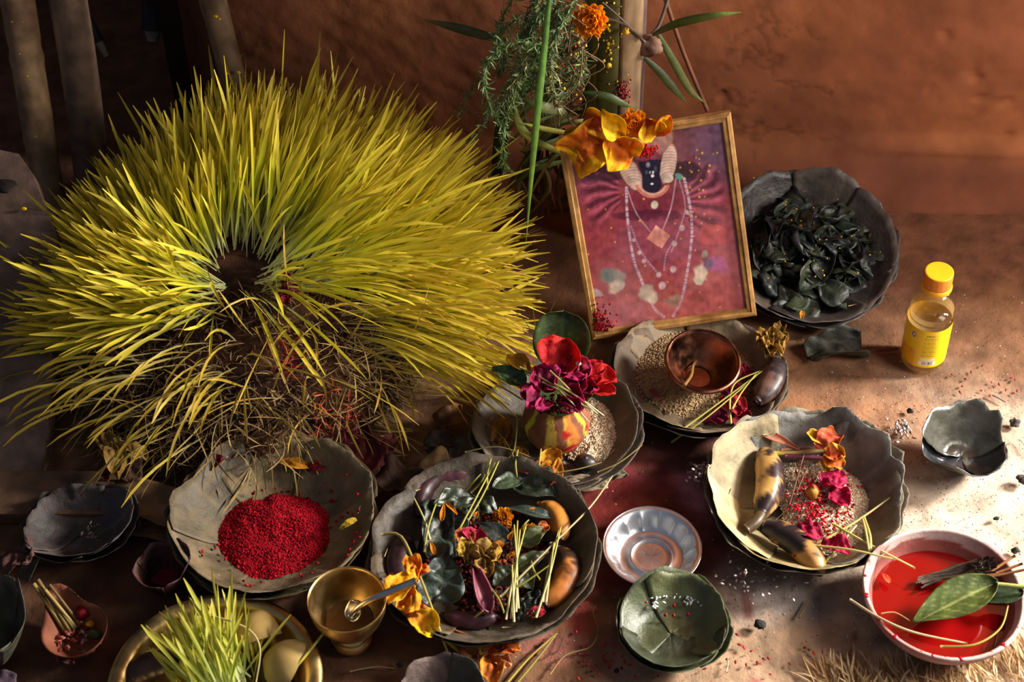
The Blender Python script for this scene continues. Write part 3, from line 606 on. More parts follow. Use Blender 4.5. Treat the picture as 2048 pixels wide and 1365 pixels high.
for k, (p0, p1) in enumerate((((132, 1265), (67, 1168)), ((142, 1268), (76, 1160)), ((152, 1256), (90, 1180)), ((160, 1250), (99, 1170)), ((150, 1262), (84, 1172)))):
    V, Fc = tube(np.array([P(*p0, .014), P(*p1, .052)]), .0024 - .0002 * k, 8); mk('incense_stick', V, Fc, 'wood', None, col=C(('8f7a45', '7a6236', 'a08b50', '6b5733', '857046')[k]), label='half burnt tan incense stick leaning out of the terracotta lamp', cat='incense', group='incense sticks in the lamp')
pts = []
for k, (x, y, h_, nm) in enumerate(((165, 1225, '8a1020', 'dark red petal in the terracotta lamp'), (180, 1250, 'b5761f', 'orange petal crumb in the terracotta lamp'), (190, 1270, '4f5a2a', 'green berry in the terracotta lamp'))):
    V, Fc = blobmesh(P(x, y, .022), (.010, .006, .007)[k], k, .3, 2.2, 14, (1, .8, .6)); mk(('petal', 'petal', 'berry')[k], V, Fc, 'petal', None, col=C(h_), label=nm, cat=('petal', 'petal', 'berry')[k])
rg = RG(8); an = rg.uniform(0, 6.28, 60); rr = np.sqrt(rg.uniform(0, 1, 60)) * .75 * R
grains(np.stack([b0[0] + rr * np.cos(an), b0[1] - .005 + rr * np.sin(an), .012 + .006 * rg.uniform(size=60)], -1), .009, .004, [C('a85a50'), C('c08a80'), C('8a4030'), C('6a2a24')], 5).mk('offering_crumbs', 'grain', None, label='pink and brown crumbs filling the terracotta lamp', cat='crumbs', kind='stuff')

# ------------------------------------------------------------------ juice bottle
b0, H = base_and_height((1843, 721), 543, .15); R = 44 * S(1843, 700, .03)
root = thing('juice_bottle', 'small clear plastic juice bottle with yellow label and orange cap', 'bottle', b0)
tl = (0, -.05)
prof = curveprof([(0, .004), (.7 * R, .001), (.93 * R, .004), (1.0 * R, .012), (1.0 * R, .085), (.97 * R, .088), (.97 * R, .092), (1.0 * R, .097), (1.0 * R, .106), (.94 * R, .118), (.76 * R, .130), (.56 * R, .136), (.52 * R, .140), (.52 * R, H - .002)], 60)
V, Fc = lathe(prof, 56); mk('body', xf(V, b0, *tl), Fc, 'clear_plastic', root)
pj = curveprof([(0, .005), (.7 * R, .003), (.9 * R, .006), (.96 * R, .013), (.96 * R, .085), (.93 * R, .09), (.95 * R, .101)], 30); pj = np.vstack([pj, [[0, .101]]])
V, Fc = lathe(pj, 40); mk('juice', xf(V, b0, *tl), Fc, 'juice', root)
z0, z1 = H - .026, H
V, Fc = lathe(curveprof([(.60 * R, z0 + .006), (.62 * R, z0 + .008), (.62 * R, z1 - .002), (.58 * R, z1), (.5 * R, z1 + .0002), (0, z1)], 24), 72)
rr = np.hypot(V[:, 0], V[:, 1]); an = np.arctan2(V[:, 1], V[:, 0]); k = 1 + .012 * np.sign(np.sin(an * 36)) * (V[:, 2] < z1 - .003); V[:, 0] *= k; V[:, 1] *= k
cb = mixc(C('e08020'), C('c84a26'), sst(.1, .9, nz(V, 90, 4, 3)) * (V[:, 2] < z1 - .004)); cb[V[:, 2] > z1 - .0015] = C('f2a81a'); capo = mk('cap', xf(V, b0, *tl), Fc, 'plastic', root, col=cb)
V, Fc = lathe(curveprof([(.60 * R, z0 - .003), (.66 * R, z0 - .002), (.68 * R, z0 + .002), (.64 * R, z0 + .005), (.60 * R, z0 + .005)], 16), 48); mk('cap_ring', xf(V, b0, *tl), Fc, 'plastic', capo, col=C('f0a51c'))
# printed label sleeve
nA, nZ = 260, 110; A_, Z_ = np.meshgrid(np.linspace(0, 2 * np.pi, nA, endpoint=False), np.linspace(.017, .084, nZ), indexing='ij')
ang = np.degrees(np.angle(np.exp(1j * (A_ - math.radians(-98))))); u = ang * math.radians(1) * R * 1000; v = (Z_ - .017) * 1000   # millimetres
cl = np.tile(C('f5cc10'), (nA, nZ, 1)); q = np.stack([u, v, 0 * u], -1)
m = sst(-14, -16, u) * sst(30, 22, v + 3 * nz(q, .15, 3, 2)); cl = mixc(cl, C('e8981a'), m * (.6 + .4 * sst(0, 1, nz(q, .25, 5, 2))))
blk = (u > -7) & (u < 13) & (v > 20) & (v < 56); wob = ((np.floor(v / 1.6) * 7.3) % 3.1); txt = blk & ((v % 1.6) < .8) & (u < 12 - wob) & (nz(q, 2.2, 8, 1) > -.6); cl[txt] = C('9a8a1c')
hd = (u > -4) & (u < 9) & (v > 57) & (v < 59.5) & (nz(q, 1.5, 9, 1) > -.2); cl[hd] = C('7a6a14')
cl[(u > -8) & (u < 12) & (v > 13) & (v < 17)] = C('e6dcd2'); bc = (u > -8.5) & (u < 13) & (v > 4) & (v < 11.5); cl[bc] = C('efe6da')
bars = bc & (u > -5) & (u < 10) & (v > 5.2) & (v < 10.5) & (np.sin(u * 3.1) + np.sin(u * 5.3) > .1); cl[bars] = C('201a1c')
m = np.hypot((u + 21) / 4, (v - 54) / 6) < 1; cl[m] = C('e8c8c0'); m = np.abs(np.hypot((u + 21) / 3, (v - 54) / 4.5) - .8) < .2; cl[m] = C('5a2a50')
V = np.stack([R * 1.012 * np.cos(A_), R * 1.012 * np.sin(A_), Z_], -1).reshape(-1, 3)
mk('label', xf(V, b0, *tl), gridF(nA, nZ, True), 'plastic', root, col=cl.reshape(-1, 3))
# ------------------------------------------------------------------ framed picture
FO = np.array([.213, 1.4463, .0236]); yw, ln_, rl = -.0377, 1.149, .1913; FW, FH = .218, .2766
def _r(ax, a):
    c, s = math.cos(a), math.sin(a)
    return np.array([[c, -s, 0], [s, c, 0], [0, 0, 1]]) if ax == 'z' else np.array([[1, 0, 0], [0, c, -s], [0, s, c]])
FM = _r('z', yw) @ _r('x', ln_) @ _r('z', rl)
def fp(x, y, z=0.0): return FO + FM @ np.array([x, y, z])
def ft(V): return np.asarray(V) @ FM.T + FO
root = thing('framed_picture', 'framed picture of a red deity statue leaning behind the offerings', 'framed picture', (FO[0], FO[1], 0))
bw, bd = .0125, .012
def bar(p0, p1, inn0, inn1):
    """mitred moulding: outer edge p0-p1, inner edge inn0-inn1, with a stepped profile"""
    steps = [(0, -bd), (0, -.001), (.12, .0), (.45, .0008), (.55, -.0008), (.9, -.001), (1, -.003), (1, -bd)]
    m = 24; t = np.linspace(0, 1, m); V = []
    for f, z in steps:
        a_ = np.array(p0) * (1 - f) + np.array(inn0) * f; b_ = np.array(p1) * (1 - f) + np.array(inn1) * f
        L_ = a_[None] + (b_ - a_)[None] * t[:, None]; V.append(np.concatenate([L_, np.full((m, 1), z)], 1))
    V = np.array(V); k = len(steps); Fc = [list(f) for f in gridF(k, m, True)] + [[i * m for i in range(k)], [i * m + m - 1 for i in range(k)][::-1]]
    V = V.reshape(-1, 3); q = V * np.array([1, 1, 1]); dirn = norm(np.array(p1) - np.array(p0)); al = V[:, :2] @ dirn; ac = V[:, :2] @ np.array([-dirn[1], dirn[0]])
    g = nz(np.stack([al * .12, ac, V[:, 2]], -1), 300, 5, 3); cc = mixc(C('b98a4e'), C('7d5228'), sst(-.4, 1.1, g)); cc = mixc(cc, C('4a2e1a'), .8 * sst(.9, 1.5, nz(q, 90, 6, 3)))
    mk('frame_bar', ft(V), Fc, 'varnished_wood', root, col=cc, smooth=False)
O = [(-FW / 2, 0), (FW / 2, 0), (FW / 2, FH), (-FW / 2, FH)]; I = [(-FW / 2 + bw, bw), (FW / 2 - bw, bw), (FW / 2 - bw, FH - bw), (-FW / 2 + bw, FH - bw)]
for k in range(4): bar(O[k], O[(k + 1) % 4], I[k], I[(k + 1) % 4])
V, Fc = slab(-FW / 2 + .003, FW / 2 - .003, .003, FH - .003, -.012, -.005); mk('backing_board', ft(V), Fc, 'wood', root, col=C('5a4030'), smooth=False)
# the print: colours laid out on a fine grid of the flat sheet
nu, nv = 250, 320; ux = np.linspace(-FW / 2 + bw * .9, FW / 2 - bw * .9, nu); vy = np.linspace(bw * .9, FH - bw * .9, nv)
Xp, Yp = np.meshgrid(ux, vy, indexing='ij'); Vp = ft(np.stack([Xp, Yp, 0 * Xp - .0042], -1).reshape(-1, 3)).reshape(nu, nv, 3)
x, y = proj(Vp); q = np.stack([x, y, 0 * x], -1) / 100.0
n1 = nz(q, 2.2, 301, 4); n2 = nz(q, 6, 302, 4)
vv = (y - 240) / 420
c = mixc(C('6e3c3c'), C('9c4048'), sst(.15, .5, vv)); c = mixc(c, C('ac5450'), sst(.6, .95, vv))
c = mixc(c, C('705068'), sst(1330, 1440, x) * (1 - sst(.15, .4, vv)) * .9); c = mixc(c, C('6a3850'), (1 - sst(1150, 1230, x)) * (1 - sst(.1, .5, vv)) * .7)
c = mixc(c, C('bc6e68'), .5 * sst(.3, 1.2, n1)); c = mixc(c, C('5e1a2a'), .6 * sst(.4, 1.3, n2) * (1 - .5 * sst(.6, .9, vv)))
def pj(zx, zy): return 1090 + zx / 2.73, 200 + zy / 2.73
def ell(cx, cy, rx, ry, ang=0, soft=.12, jit=.12):
    dx, dy = x - cx, y - cy; ca, sa = math.cos(ang), math.sin(ang); d = np.hypot((dx * ca + dy * sa) / rx, (-dx * sa + dy * ca) / ry) + jit * nz(q, 14, int(cx + cy), 2)
    return 1 - sst(1 - soft, 1 + soft, d)
def put(m, h, k=1.0):
    global c
    c = mixc(c, C(h), np.clip(m, 0, 1) * k)
def line(pts, wd, h, k=1.0, bead=0):
    p = poly([(*pj(*a), 0) for a in pts], 90)[:, :2]; d = np.min([np.hypot(x - a, y - b) for a, b in p], 0); m = 1 - sst(wd * .6, wd * 1.3, d)
    if bead:
        i = np.argmin([np.hypot(x - a, y - b) for a, b in p], 0); s = np.concatenate([[0], np.cumsum(np.hypot(*np.diff(p, axis=0).T))])[i]; m = m * (.35 + .65 * (np.sin(s / bead * 6.283) > -.3))
    put(m, h, k)
# fan of arms on both sides
for cx, cy, a0, a1, r0, r1 in ((1262, 385, 2.2, 4.1, 18, 95), (1352, 400, -1.0, 1.25, 14, 100)):
    ang = np.arctan2(y - cy, x - cx) % 6.283 if a0 > 1.5 else np.arctan2(y - cy, x - cx); rr = np.hypot(x - cx, y - cy) + 8 * n1
    m = sst(a0, a0 + .2, ang) * (1 - sst(a1 - .2, a1, ang)) * sst(r0, r0 + 12, rr) * (1 - sst(r1 - 15, r1 + 10, rr)); st = np.sin(ang * 19 + .05 * rr + .9 * n2)
    put(m * sst(.1, .7, st), '4e1a30', .85); put(m * sst(.4, .9, -st), 'c0587a', .6)
put(ell(1200, 345, 40, 12, .3), '3a2030', .6); put(ell(1230, 350, 35, 12, -.1), '35182a', .7); put(ell(1370, 345, 30, 22), '1c1018', .85); put(ell(1178, 360, 16, 10), '3c2436', .6); put(ell(1185, 335, 8, 14), '2e2436', .7)
put(ell(1305, 405, 62, 30), '7a2838', .8); put(ell(1300, 432, 70, 12), '4a1830', .7); put(ell(1320, 480, 90, 42), '90485a', .55); put(ell(1425, 470, 30, 20), 'c05048', .7)
put(ell(1300, 280, 46, 40), 'a87a70', .9); put(ell(1289, 280, 11, 16), 'd0c0b4'); put(ell(1322, 287, 13, 16), 'b08878'); put(ell(1305, 300, 34, 22), '8a5560', .5)
put(ell(1302, 345, 36, 44), '7a3040', .8)
yl = np.interp(y, [316, 330, 350, 372, 390], [1276, 1277, 1284, 1284, 1296]); yr = np.interp(y, [316, 330, 350, 372, 390], [1322, 1325, 1320, 1324, 1312])
put(sst(yl - 2, yl + 2, x) * (1 - sst(yr - 2, yr + 2, x)) * sst(317, 321, y + 4 * n2) * (1 - sst(386, 391, y)), '241c2e')
for a, b, rx, ry, h in ((1296, 330, 4, 5, '8a8a98'), (1306, 345, 2, 3, 'e8e4ea'), (1300, 345, 1.6, 3, 'c0bcc8'), (1305, 352, 3, 3, 'ffffff'), (1304, 368, 3, 2, 'e8e4ea'), (1293, 345, 3, 4, '5a5668'), (1311, 338, 3, 6, '4a4658')): put(ell(a, b, rx, ry, 0, .4, 0), h)
# shell ornaments, ribbed
for cx, cy, rx, ry, ang in ((1262, 348, 18, 32, -.45), (1337, 328, 15, 38, .22)):
    m = ell(cx, cy, rx, ry, ang, .1, .05); put(m, 'd0b3a4'); k = np.sin(np.hypot(x - (cx + (6 if cx < 1300 else 2)), y - (cy + 34)) * 1.1); put(m * sst(.2, .9, k), 'a87f72', .8)
put(ell(1272, 371, 10, 9), 'd6baa8'); put(ell(1337, 358, 9, 9), 'dcc4b4')
d = np.hypot(x - 1305, (y - 362) * 1.05); put((1 - sst(4, 6, np.abs(d - 31))) * (y > 370), 'd07a68'); put((1 - sst(2, 3, np.abs(d - 28))) * (y > 372), 'e0b0a0', .7)
put(ell(1309, 410, 7, 8, 0, .2, 0), 'ded0b8')
line([(450, 490), (500, 620), (575, 720)], 1.3, 'b58a98'); line([(715, 430), (690, 580), (645, 705)], 1.6, 'b58a98'); line([(735, 440), (765, 580), (740, 690), (690, 830)], 1.3, 'b08aa0', .8)
line([(400, 815), (520, 880), (600, 920)], 1.3, '8a5a72', .7); line([(470, 690), (510, 800), (560, 880), (620, 950)], 1.8, 'b58aa4', .8, 6); line([(700, 770), (660, 850), (650, 930)], 1.8, 'b58aa4', .8, 6)
line([(445, 480), (450, 640), (480, 850), (520, 970), (590, 1130), (650, 1185)], 3.0, 'cdaec0', 1, 5.5); line([(760, 430), (795, 600), (800, 760), (775, 950), (745, 1090), (700, 1180)], 3.0, 'cdaec0', 1, 5.5)
pg = [pj(605, 685), pj(685, 740), pj(637, 812), pj(555, 757)]; ins = np.ones_like(x)
for (ax, ay), (bx2, by2) in zip(pg, pg[1:] + pg[:1]): ins = ins * (((bx2 - ax) * (y - ay) - (by2 - ay) * (x - ax)) > 0)
put(ins, 'cf8478'); put(ins * sst(.2, .8, n2), 'e0a898', .7)
for a, b, rr in ((775, 615, 4), (748, 700, 5.5), (707, 785, 5), (620, 955, 5), (515, 835, 4), (485, 765, 3.5), (540, 880, 4), (640, 1015, 7), (700, 925, 6)): put(ell(*pj(a, b), rr, rr * 1.1, 0, .3, 0), 'cfb0b4', .85)
for a, b, rx, ry, h in ((850, 945, 15, 20, 'd6c2a8'), (838, 985, 10, 8, 'd8c8b0'), (870, 845, 6, 8, '9aa08a'), (385, 1010, 16, 16, 'd2c4b0'), (345, 960, 15, 12, '5f8a7c'), (405, 965, 12, 12, '8fa096'), (275, 1055, 18, 7, 'b8b4b0'), (560, 1055, 18, 14, 'cabfa8'), (590, 1090, 9, 9, 'd8ccb0'), (705, 1090, 18, 9, 'a89078'), (940, 900, 26, 14, 'a8588a'), (890, 890, 10, 12, '6a5a72'), (690, 1110, 14, 7, '8a8070'), (735, 420, 8, 6, '4f8a80')): put(ell(*pj(a, b), rx, ry, .3, .3, .25), h, .9)
put(ell(1395, 620, 110, 45, -.1, .6), 'a85a58', .5); put(ell(1230, 640, 70, 30, -.1, .5), 'c8707c', .5)
rg = RG(77)
for k in range(70):
    a, b = (rg.normal(1400, 22), rg.uniform(300, 470)) if k < 30 else (rg.uniform(1150, 1490), rg.uniform(290, 620))
    put(ell(a, b, *(rg.uniform(.9, 2.4),) * 2, 0, .4, 0), 'd8a83c', .9)
n3 = nz(q, 18, 303, 3); c = np.clip(c * (1.12 + .16 * n2 + .16 * n3)[..., None], 0, 1); c = mixc(c, C('c88a90'), .22 * sst(.1, 1.2, nz(q, .9, 305, 2)) + .25 * ell(1235, 600, 60, 90, .2, .6))  # mottling, then a pale pink reflection haze painted in, strongest at lower left
mk('print', Vp.reshape(-1, 3), gridF(nu, nv), 'print', root, col=c.reshape(-1, 3))

# flowers laid on the top of the frame
YEL, ORG, ORD = C('ffd01a'), C('ee7a1e'), C('cc5c20')
def on_frame(px_, py_, lift=.004):
    """point of the picture plane under a pixel, lifted off it"""
    n = FM[:, 2]; u = (px_ - 1024) / F; v = (682.5 - py_) / F; d = np.array([u, CP + v * SP, -SP + v * CP]); o = np.array([0, 0, CAMH])
    t = ((FO - o) @ n + lift) / (d @ n); return o + d * t
root = thing('canna_flower', 'yellow and orange canna petals draped over the top left frame corner', 'flower', on_frame(1200, 270, .006))
PN = FM[:, 2]
def fpetal(p0, p1, w, l0, l1, mid, edge, seed, par, up=None, **k):
    k.setdefault('cup', .22); k.setdefault('bend', .12); k.setdefault('crump', .11); k.setdefault('kind', 'petal')
    V, Fc, cc = sheet(on_frame(*p0, l0), on_frame(*p1, l1), w, nu=21, nv=25, seed=seed, up=PN if up is None else up, cf=edge_cf(mid, edge, .75, .45), **k); return mk('petal', V, Fc, 'petal', par, col=cc, solid=.0006)
fpetal((1205, 262), (1135, 318), .058, .014, .006, ORG, YEL, 1, root, kind='rect', bend=.16)
fpetal((1212, 280), (1258, 318), .052, .016, .006, ORG, YEL, 2, root)
fpetal((1170, 232), (1240, 262), .03, .014, .022, ORD, YEL, 3, root, kind='rect')
fpetal((1240, 262), (1205, 222), .028, .012, .026, YEL, YEL * .8, 4, root, bend=.35, cup=.5)
fpetal((1185, 255), (1128, 272), .022, .006, .004, C('c9a51a'), YEL, 5, root)
fpetal((1150, 290), (1200, 300), .03, .013, .013, ORG, C('e08a1a'), 6, root)
root = thing('canna_petal', 'single curled orange and yellow petal on the top frame bar', 'petal', on_frame(1310, 250, .006))
fpetal((1290, 236), (1312, 272), .034, .010, .008, ORD, YEL, 8, root, cup=.3); fpetal((1310, 268), (1340, 232), .018, .010, .016, YEL, ORG, 9, root, cup=.5)
def marigold(name, label, c0, nrm, R, seed, hexes=('f08c16', 'ffae24', 'e0781a')):
    root = thing(name, label, 'flower', c0); r = RG(seed); nrm = norm(nrm); xx = norm(np.cross(nrm, [0.3, .2, 1])); yy = np.cross(nrm, xx)
    for ring, (n, rad, ht, el, nm) in enumerate(((20, 1.0, .06, .15, 'outer_petals'), (22, .82, .3, .45, 'middle_petals'), (18, .6, .5, .8, 'inner_petals'), (11, .36, .6, 1.15, 'centre_petals'))):
        b = B()
        for k in range(n):
            a = 6.283 * k / n + r.uniform(-.2, .2); dr = math.cos(a) * xx + math.sin(a) * yy; e = el + r.uniform(-.15, .15)
            A0 = c0 + nrm * R * ht * .4 + dr * R * .08; B0 = A0 + (dr * math.cos(e) + nrm * math.sin(e)) * R * rad * r.uniform(.85, 1.1)
            V, Fc, cc = sheet(A0, B0, R * .46, 'petal', 7, 7, cup=.3, bend=-.08, crump=.2, seed=seed * 50 + ring * 20 + k, up=nrm, cf=edge_cf(C(hexes[ring % 3]) * r.uniform(.8, 1.1), C(hexes[1]), .5, .4)); b.add(V, Fc, cc)
        b.mk(nm, 'petal', root)
    return root
marigold('marigold', 'orange marigold on the top frame bar beside the canna petals', on_frame(1266, 246, .006), PN + np.array([0, 0, .2]), 27 * .00062, 3)
pts = [on_frame(a, b, .001) for a, b in zip(RG(4).normal(1294, 9, 90), RG(5).normal(304, 7, 90))]
grains(pts, .005, .003, [C('c01020'), C('d81a26'), C('8a0c18'), C('e03a2a')], 4, .2).mk('red_tika', 'powder', None, label='clump of red rice paste stuck on the picture below the marigold', cat='powder', kind='stuff')
r = RG(6); pts = [on_frame(a, b, .001) for a, b in zip(1188 + np.abs(r.normal(0, 18, 110)), 662 - np.abs(r.normal(0, 22, 110)))]
grains(pts, .005, .003, [C('a00c1c'), C('c0162a'), C('700a14')], 7, .2).mk('red_tika', 'powder', None, label='red powder grains in the lower left corner of the framed picture', cat='powder', kind='stuff')
# ------------------------------------------------------------------ plant stalk and greenery tied against the wall
SY = 1.665
top = onwall(1232, -60, SY); bot = np.array([onwall(1232, 150, SY)[0], SY, 0.0]); bot[0] += .004
root = thing('plant_stalk', 'thick green and pale plant stalk standing upright behind the framed picture', 'plant stalk', bot)
t = np.linspace(0, 1, 40); L_ = top * 1.0; L_ = bot + (top - bot) * 1.35
pts = bot + (L_ - bot) * t[:, None]; V, Fc = tube(pts, .039, 40, sq=None)
an = np.repeat(np.linspace(0, 2 * np.pi, 40, endpoint=False), 40)
K = nz(np.stack([np.cos(an) * 3, np.sin(an) * 3, V[:, 2] * 4], -1), 2.0, 9, 3)
xs = (V[:, 0] - np.tile(pts[:, 0], 40)) / .039
V[:, :2] = np.stack([np.tile(pts[:, 0], 40), np.tile(pts[:, 1], 40)], 1) + (V[:, :2] - np.stack([np.tile(pts[:, 0], 40), np.tile(pts[:, 1], 40)], 1)) * (1 + .05 * np.sin(an * 5 + 1))[:, None]
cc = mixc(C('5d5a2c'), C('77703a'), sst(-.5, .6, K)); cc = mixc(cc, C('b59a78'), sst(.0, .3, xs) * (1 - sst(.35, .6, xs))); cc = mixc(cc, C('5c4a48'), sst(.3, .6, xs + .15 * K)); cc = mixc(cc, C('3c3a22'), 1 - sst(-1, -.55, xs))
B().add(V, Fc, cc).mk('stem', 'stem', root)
for k, (xo, h_) in enumerate(((-.028, '6f6d38'), (-.010, '5a5830'), (.020, '8a7054'))):      # leaf sheaths wrapped round the stem
    a0 = math.asin(xo / .039); aa = np.linspace(a0 - .42, a0 + .42, 9); zz = np.linspace(.10 - .02 * k, .52, 30); A_, Z_ = np.meshgrid(aa, zz, indexing='ij')
    rr = .0405 + .0012 * k - .0016 * (np.abs(A_ - a0) / .42) ** 4; ax = bot[0] + (L_ - bot)[0] * Z_ / L_[2]; ay = bot[1] + (L_ - bot)[1] * Z_ / L_[2]
    V = np.stack([ax + rr * np.sin(A_), ay - rr * np.cos(A_), Z_], -1).reshape(-1, 3); cc = mixc(C(h_), C(h_) * .6, sst(-.4, .8, nz(V * np.array([4, 4, .5]), 40, k, 3)))
    mk('sheath', V, gridF(9, 30), 'stem', root, col=cc, solid=.0008)
def on_stalk(px_, py_, r=.043): 
    p = onwall(px_, py_, SY - r); return p
bb = B(); rg = RG(12)
for k in range(60):
    a, b = (rg.normal(1217, 5), rg.uniform(40, 140)) if k < 26 else (rg.uniform(1192, 1280), rg.uniform(5, 190)); dx = (a - 1232) * .00075; p = onwall(a, b, SY - math.sqrt(max(.0425 ** 2 - dx * dx, 1e-6)))
    V, Fc = blobmesh(p, rg.uniform(.0007, .0019), k, .1, 2, 8); bb.add(V, Fc, C('e0b838'))
for a, b, s_ in ((1218, 131, .0036), (1217, 88, .0026), (1208, 122, .0024)): V, Fc = blobmesh(onwall(a, b, SY - .0415), s_, 3, .1, 2, 10, (1, .5, 1)); bb.add(V, Fc, C('e6c040'))
bb.mk('yellow_speck', 'powder', root, kind='stuff')
pts = [onwall(a, b, SY - .043) for a, b in zip(rg.normal(1247, 7, 60), rg.normal(183, 10, 60))]
grains(pts, .005, .003, [C('a82a38'), C('c04048'), C('b86a60')], 3, .2).mk('red_powder', 'powder', root, kind='stuff')
# cord and knot around the stalk
cp = poly([onwall(1165, 40, SY - .03), onwall(1200, 35, SY - .047), onwall(1240, 45, SY - .048), onwall(1272, 68, SY - .035), onwall(1298, 92, SY - .02)], 24)
V, Fc = tube(cp, .0016, 7); rt = thing('binding_cord', 'dry twisted cord tied around the plant stalk with a pinkish knot', 'cord', onwall(1300, 92, SY)); mk('cord', V, Fc, 'root', rt, col=C('6a5648'))
cp = poly([onwall(1205, 5, SY - .045), onwall(1245, 40, SY - .05), onwall(1285, 80, SY - .035)], 16); V, Fc = tube(cp, .0012, 6); mk('cord', V, Fc, 'root', rt, col=C('5a4a44'))
V, Fc = blobmesh(onwall(1299, 92, SY - .02), .0155, 6, .25, 2.2, 20, (1, .9, .85)); mk('knot', V, Fc, 'husk', rt, col=mixc(C('8a6450'), C('5e4436'), sst(-.4, .7, nz(V, 110, 3, 3))))
marigold('marigold', 'bright orange marigold tucked into the greenery by the plant stalk', onwall(1182, 40, SY - .075), (-.1, -.85, .5), 30 * .00068, 5)
V, Fc = blobmesh(onwall(1252, 63, SY - .05), .004, 5, .4, 3, 12); mk('petal', V, Fc, 'petal', None, col=C('d9b030'), label='small yellow petal caught on the stalk cord', cat='petal')
# long strap leaves
def strap(name, label, pts, w, c1, c2, seed, cat='leaf', group=None, parent=None):
    q = poly(pts, 26); n = len(q); t = np.linspace(0, 1, n); tg = norm(np.gradient(q, axis=0)); sd = norm(np.cross(tg, np.array([.1, -1, .55]))); up = np.cross(sd, tg)
    wv = (w / 2 * np.sin(np.pi * (t * .9 + .06)) ** .7 * (1 - t ** 5))[:, None]; V = np.stack([q + sd * wv + up * wv * .25, q, q - sd * wv + up * wv * .25], 1)
    cc = np.repeat(mixc(C(c1), C(c2), t)[:, None], 3, 1); cc[:, 1] *= 1.25
    return mk(name, V.reshape(-1, 3), blade_faces(n), 'leaf_fresh', parent, col=cc.reshape(-1, 3), label=label if not parent else None, cat=cat if not parent else None, group=group, solid=.0004)
W_ = onwall
strap('strap_leaf', 'long narrow bright green leaf hanging down left of the picture', [W_(1102, -30, 1.56), W_(1090, 80, 1.55), W_(1075, 220, 1.53), W_(1062, 360, 1.51), W_(1051, 497, 1.49)], .0095, '4f7a3a', '6f8f36', 1)
strap('strap_leaf', 'green pointed leaf reaching out right of the plant stalk', [W_(1305, 70, 1.65), W_(1350, 48, 1.62), W_(1420, 32, 1.60), W_(1488, 24, 1.60)], .011, '4e5f2c', '6f7a36', 2)
strap('strap_leaf', 'dark green leaf drooping steeply right of the plant stalk knot', [W_(1312, 62, 1.66), W_(1345, 120, 1.655), W_(1380, 180, 1.65), W_(1410, 206, 1.65)], .011, '3a4a24', '6a6a34', 3)
strap('strap_leaf', 'shorter dark green leaf drooping below the stalk knot', [W_(1285, 112, 1.66), W_(1320, 145, 1.655), W_(1352, 182, 1.65), W_(1374, 206, 1.65)], .011, '39472a', '5f6534', 4)
strap('strap_leaf', 'dull olive leaf stretching left from the greenery across the wall', [W_(1012, 82, 1.68), W_(960, 68, 1.70), W_(900, 52, 1.71), W_(842, 38, 1.71)], .013, '3e4526', '5a562c', 5)
strap('strap_leaf', 'dark leaf lying across the stalk above the canna petals', [W_(1165, 185, 1.60), W_(1210, 192, 1.595), W_(1240, 205, 1.595), W_(1272, 218, 1.6)], .011, '33421f', '4a5a2c', 6)
V, Fc = tube(poly([W_(1325, -20, 1.69), W_(1365, 100, 1.68), W_(1415, 222, 1.66)], 20), .0028, 8); mk('thin_stick', V, Fc, 'wood', None, col=C('6f4630'), label='thin brown stick slanting behind the picture right of the stalk', cat='stick')
V, Fc = tube(poly([W_(1338, -10, 1.68), W_(1318, 50, 1.67), W_(1296, 75, 1.66)], 12), .0022, 8); mk('twig', V, Fc, 'wood', None, col=C('6b5a52'), label='short grey twig tucked into the stalk knot', cat='twig')
# wilted greenery bundle
root = thing('greenery_bundle', 'wilted bundle of feathery green plants hanging left of the stalk', 'plants', np.array([onwall(1090, 200, 1.66)[0], 1.66, 0]))
rg = RG(21)
def frond(pts, seed, c1, c2, ll=.016, dens=70, thick=.0013):
    q = poly(pts, dens); r = RG(seed); b = B(); V, Fc = tube(q, np.linspace(thick, thick * .5, dens), 5); b.add(V, Fc, C(c1) * 1.3)
    tg = norm(np.gradient(q, axis=0)); n = dens * 4; i = r.integers(2, dens, n); bs = q[i]; d = tg[i] * 1.0 + r.normal(size=(n, 3)) * .6 + np.array([0, 0, -.3])
    Gq, tt = blades(bs, d, r.uniform(.4, 1.2, n) * ll, r.uniform(.0010, .0021, n), r.uniform(.4, 1.8, n), seed + 1, nseg=4, curl=1.6)
    ci = mixc(C(c1), C(c2), r.uniform(0, 1, n)); b.add(Gq.reshape(-1, 3), (blade_faces(5)[None] + (np.arange(n) * 15)[:, None, None]).reshape(-1, 4), np.repeat(ci, 15, 0)); b.mk('frond', 'leaf_fresh', root)
G1, G2 = '3f5a33', '63783f'
frond([W_(1088, 92, 1.55), W_(1040, 84, 1.55), W_(992, 100, 1.55), W_(968, 150, 1.56), W_(978, 210, 1.57), W_(1000, 245, 1.57)], 31, '5f7a4a', '7a8f55', .016, 80)
frond([W_(1085, 98, 1.57), W_(1040, 160, 1.57), W_(1012, 240, 1.57), W_(1005, 300, 1.57), W_(1010, 335, 1.57)], 32, '52703f', '7d9150', .018, 80)
for k in range(34):
    x0, y0 = rg.uniform(1040, 1175), rg.uniform(-30, 120); yy = rg.uniform(1.575, 1.69)
    x1 = x0 + rg.normal(-22, 28); x2 = x1 + rg.normal(-15, 30); L0 = rg.uniform(70, 210)
    frond([W_(x0, y0, yy), W_(x1, y0 + L0 * .5, yy - .01), W_(x2, min(y0 + L0, 400), yy)], 40 + k, ('48633c', '3a5232', '5a7444', '66704a')[k % 4], ('6f8a52', '5c7044', '86965a', '94925a')[k % 4], rg.uniform(.012, .022), 46)
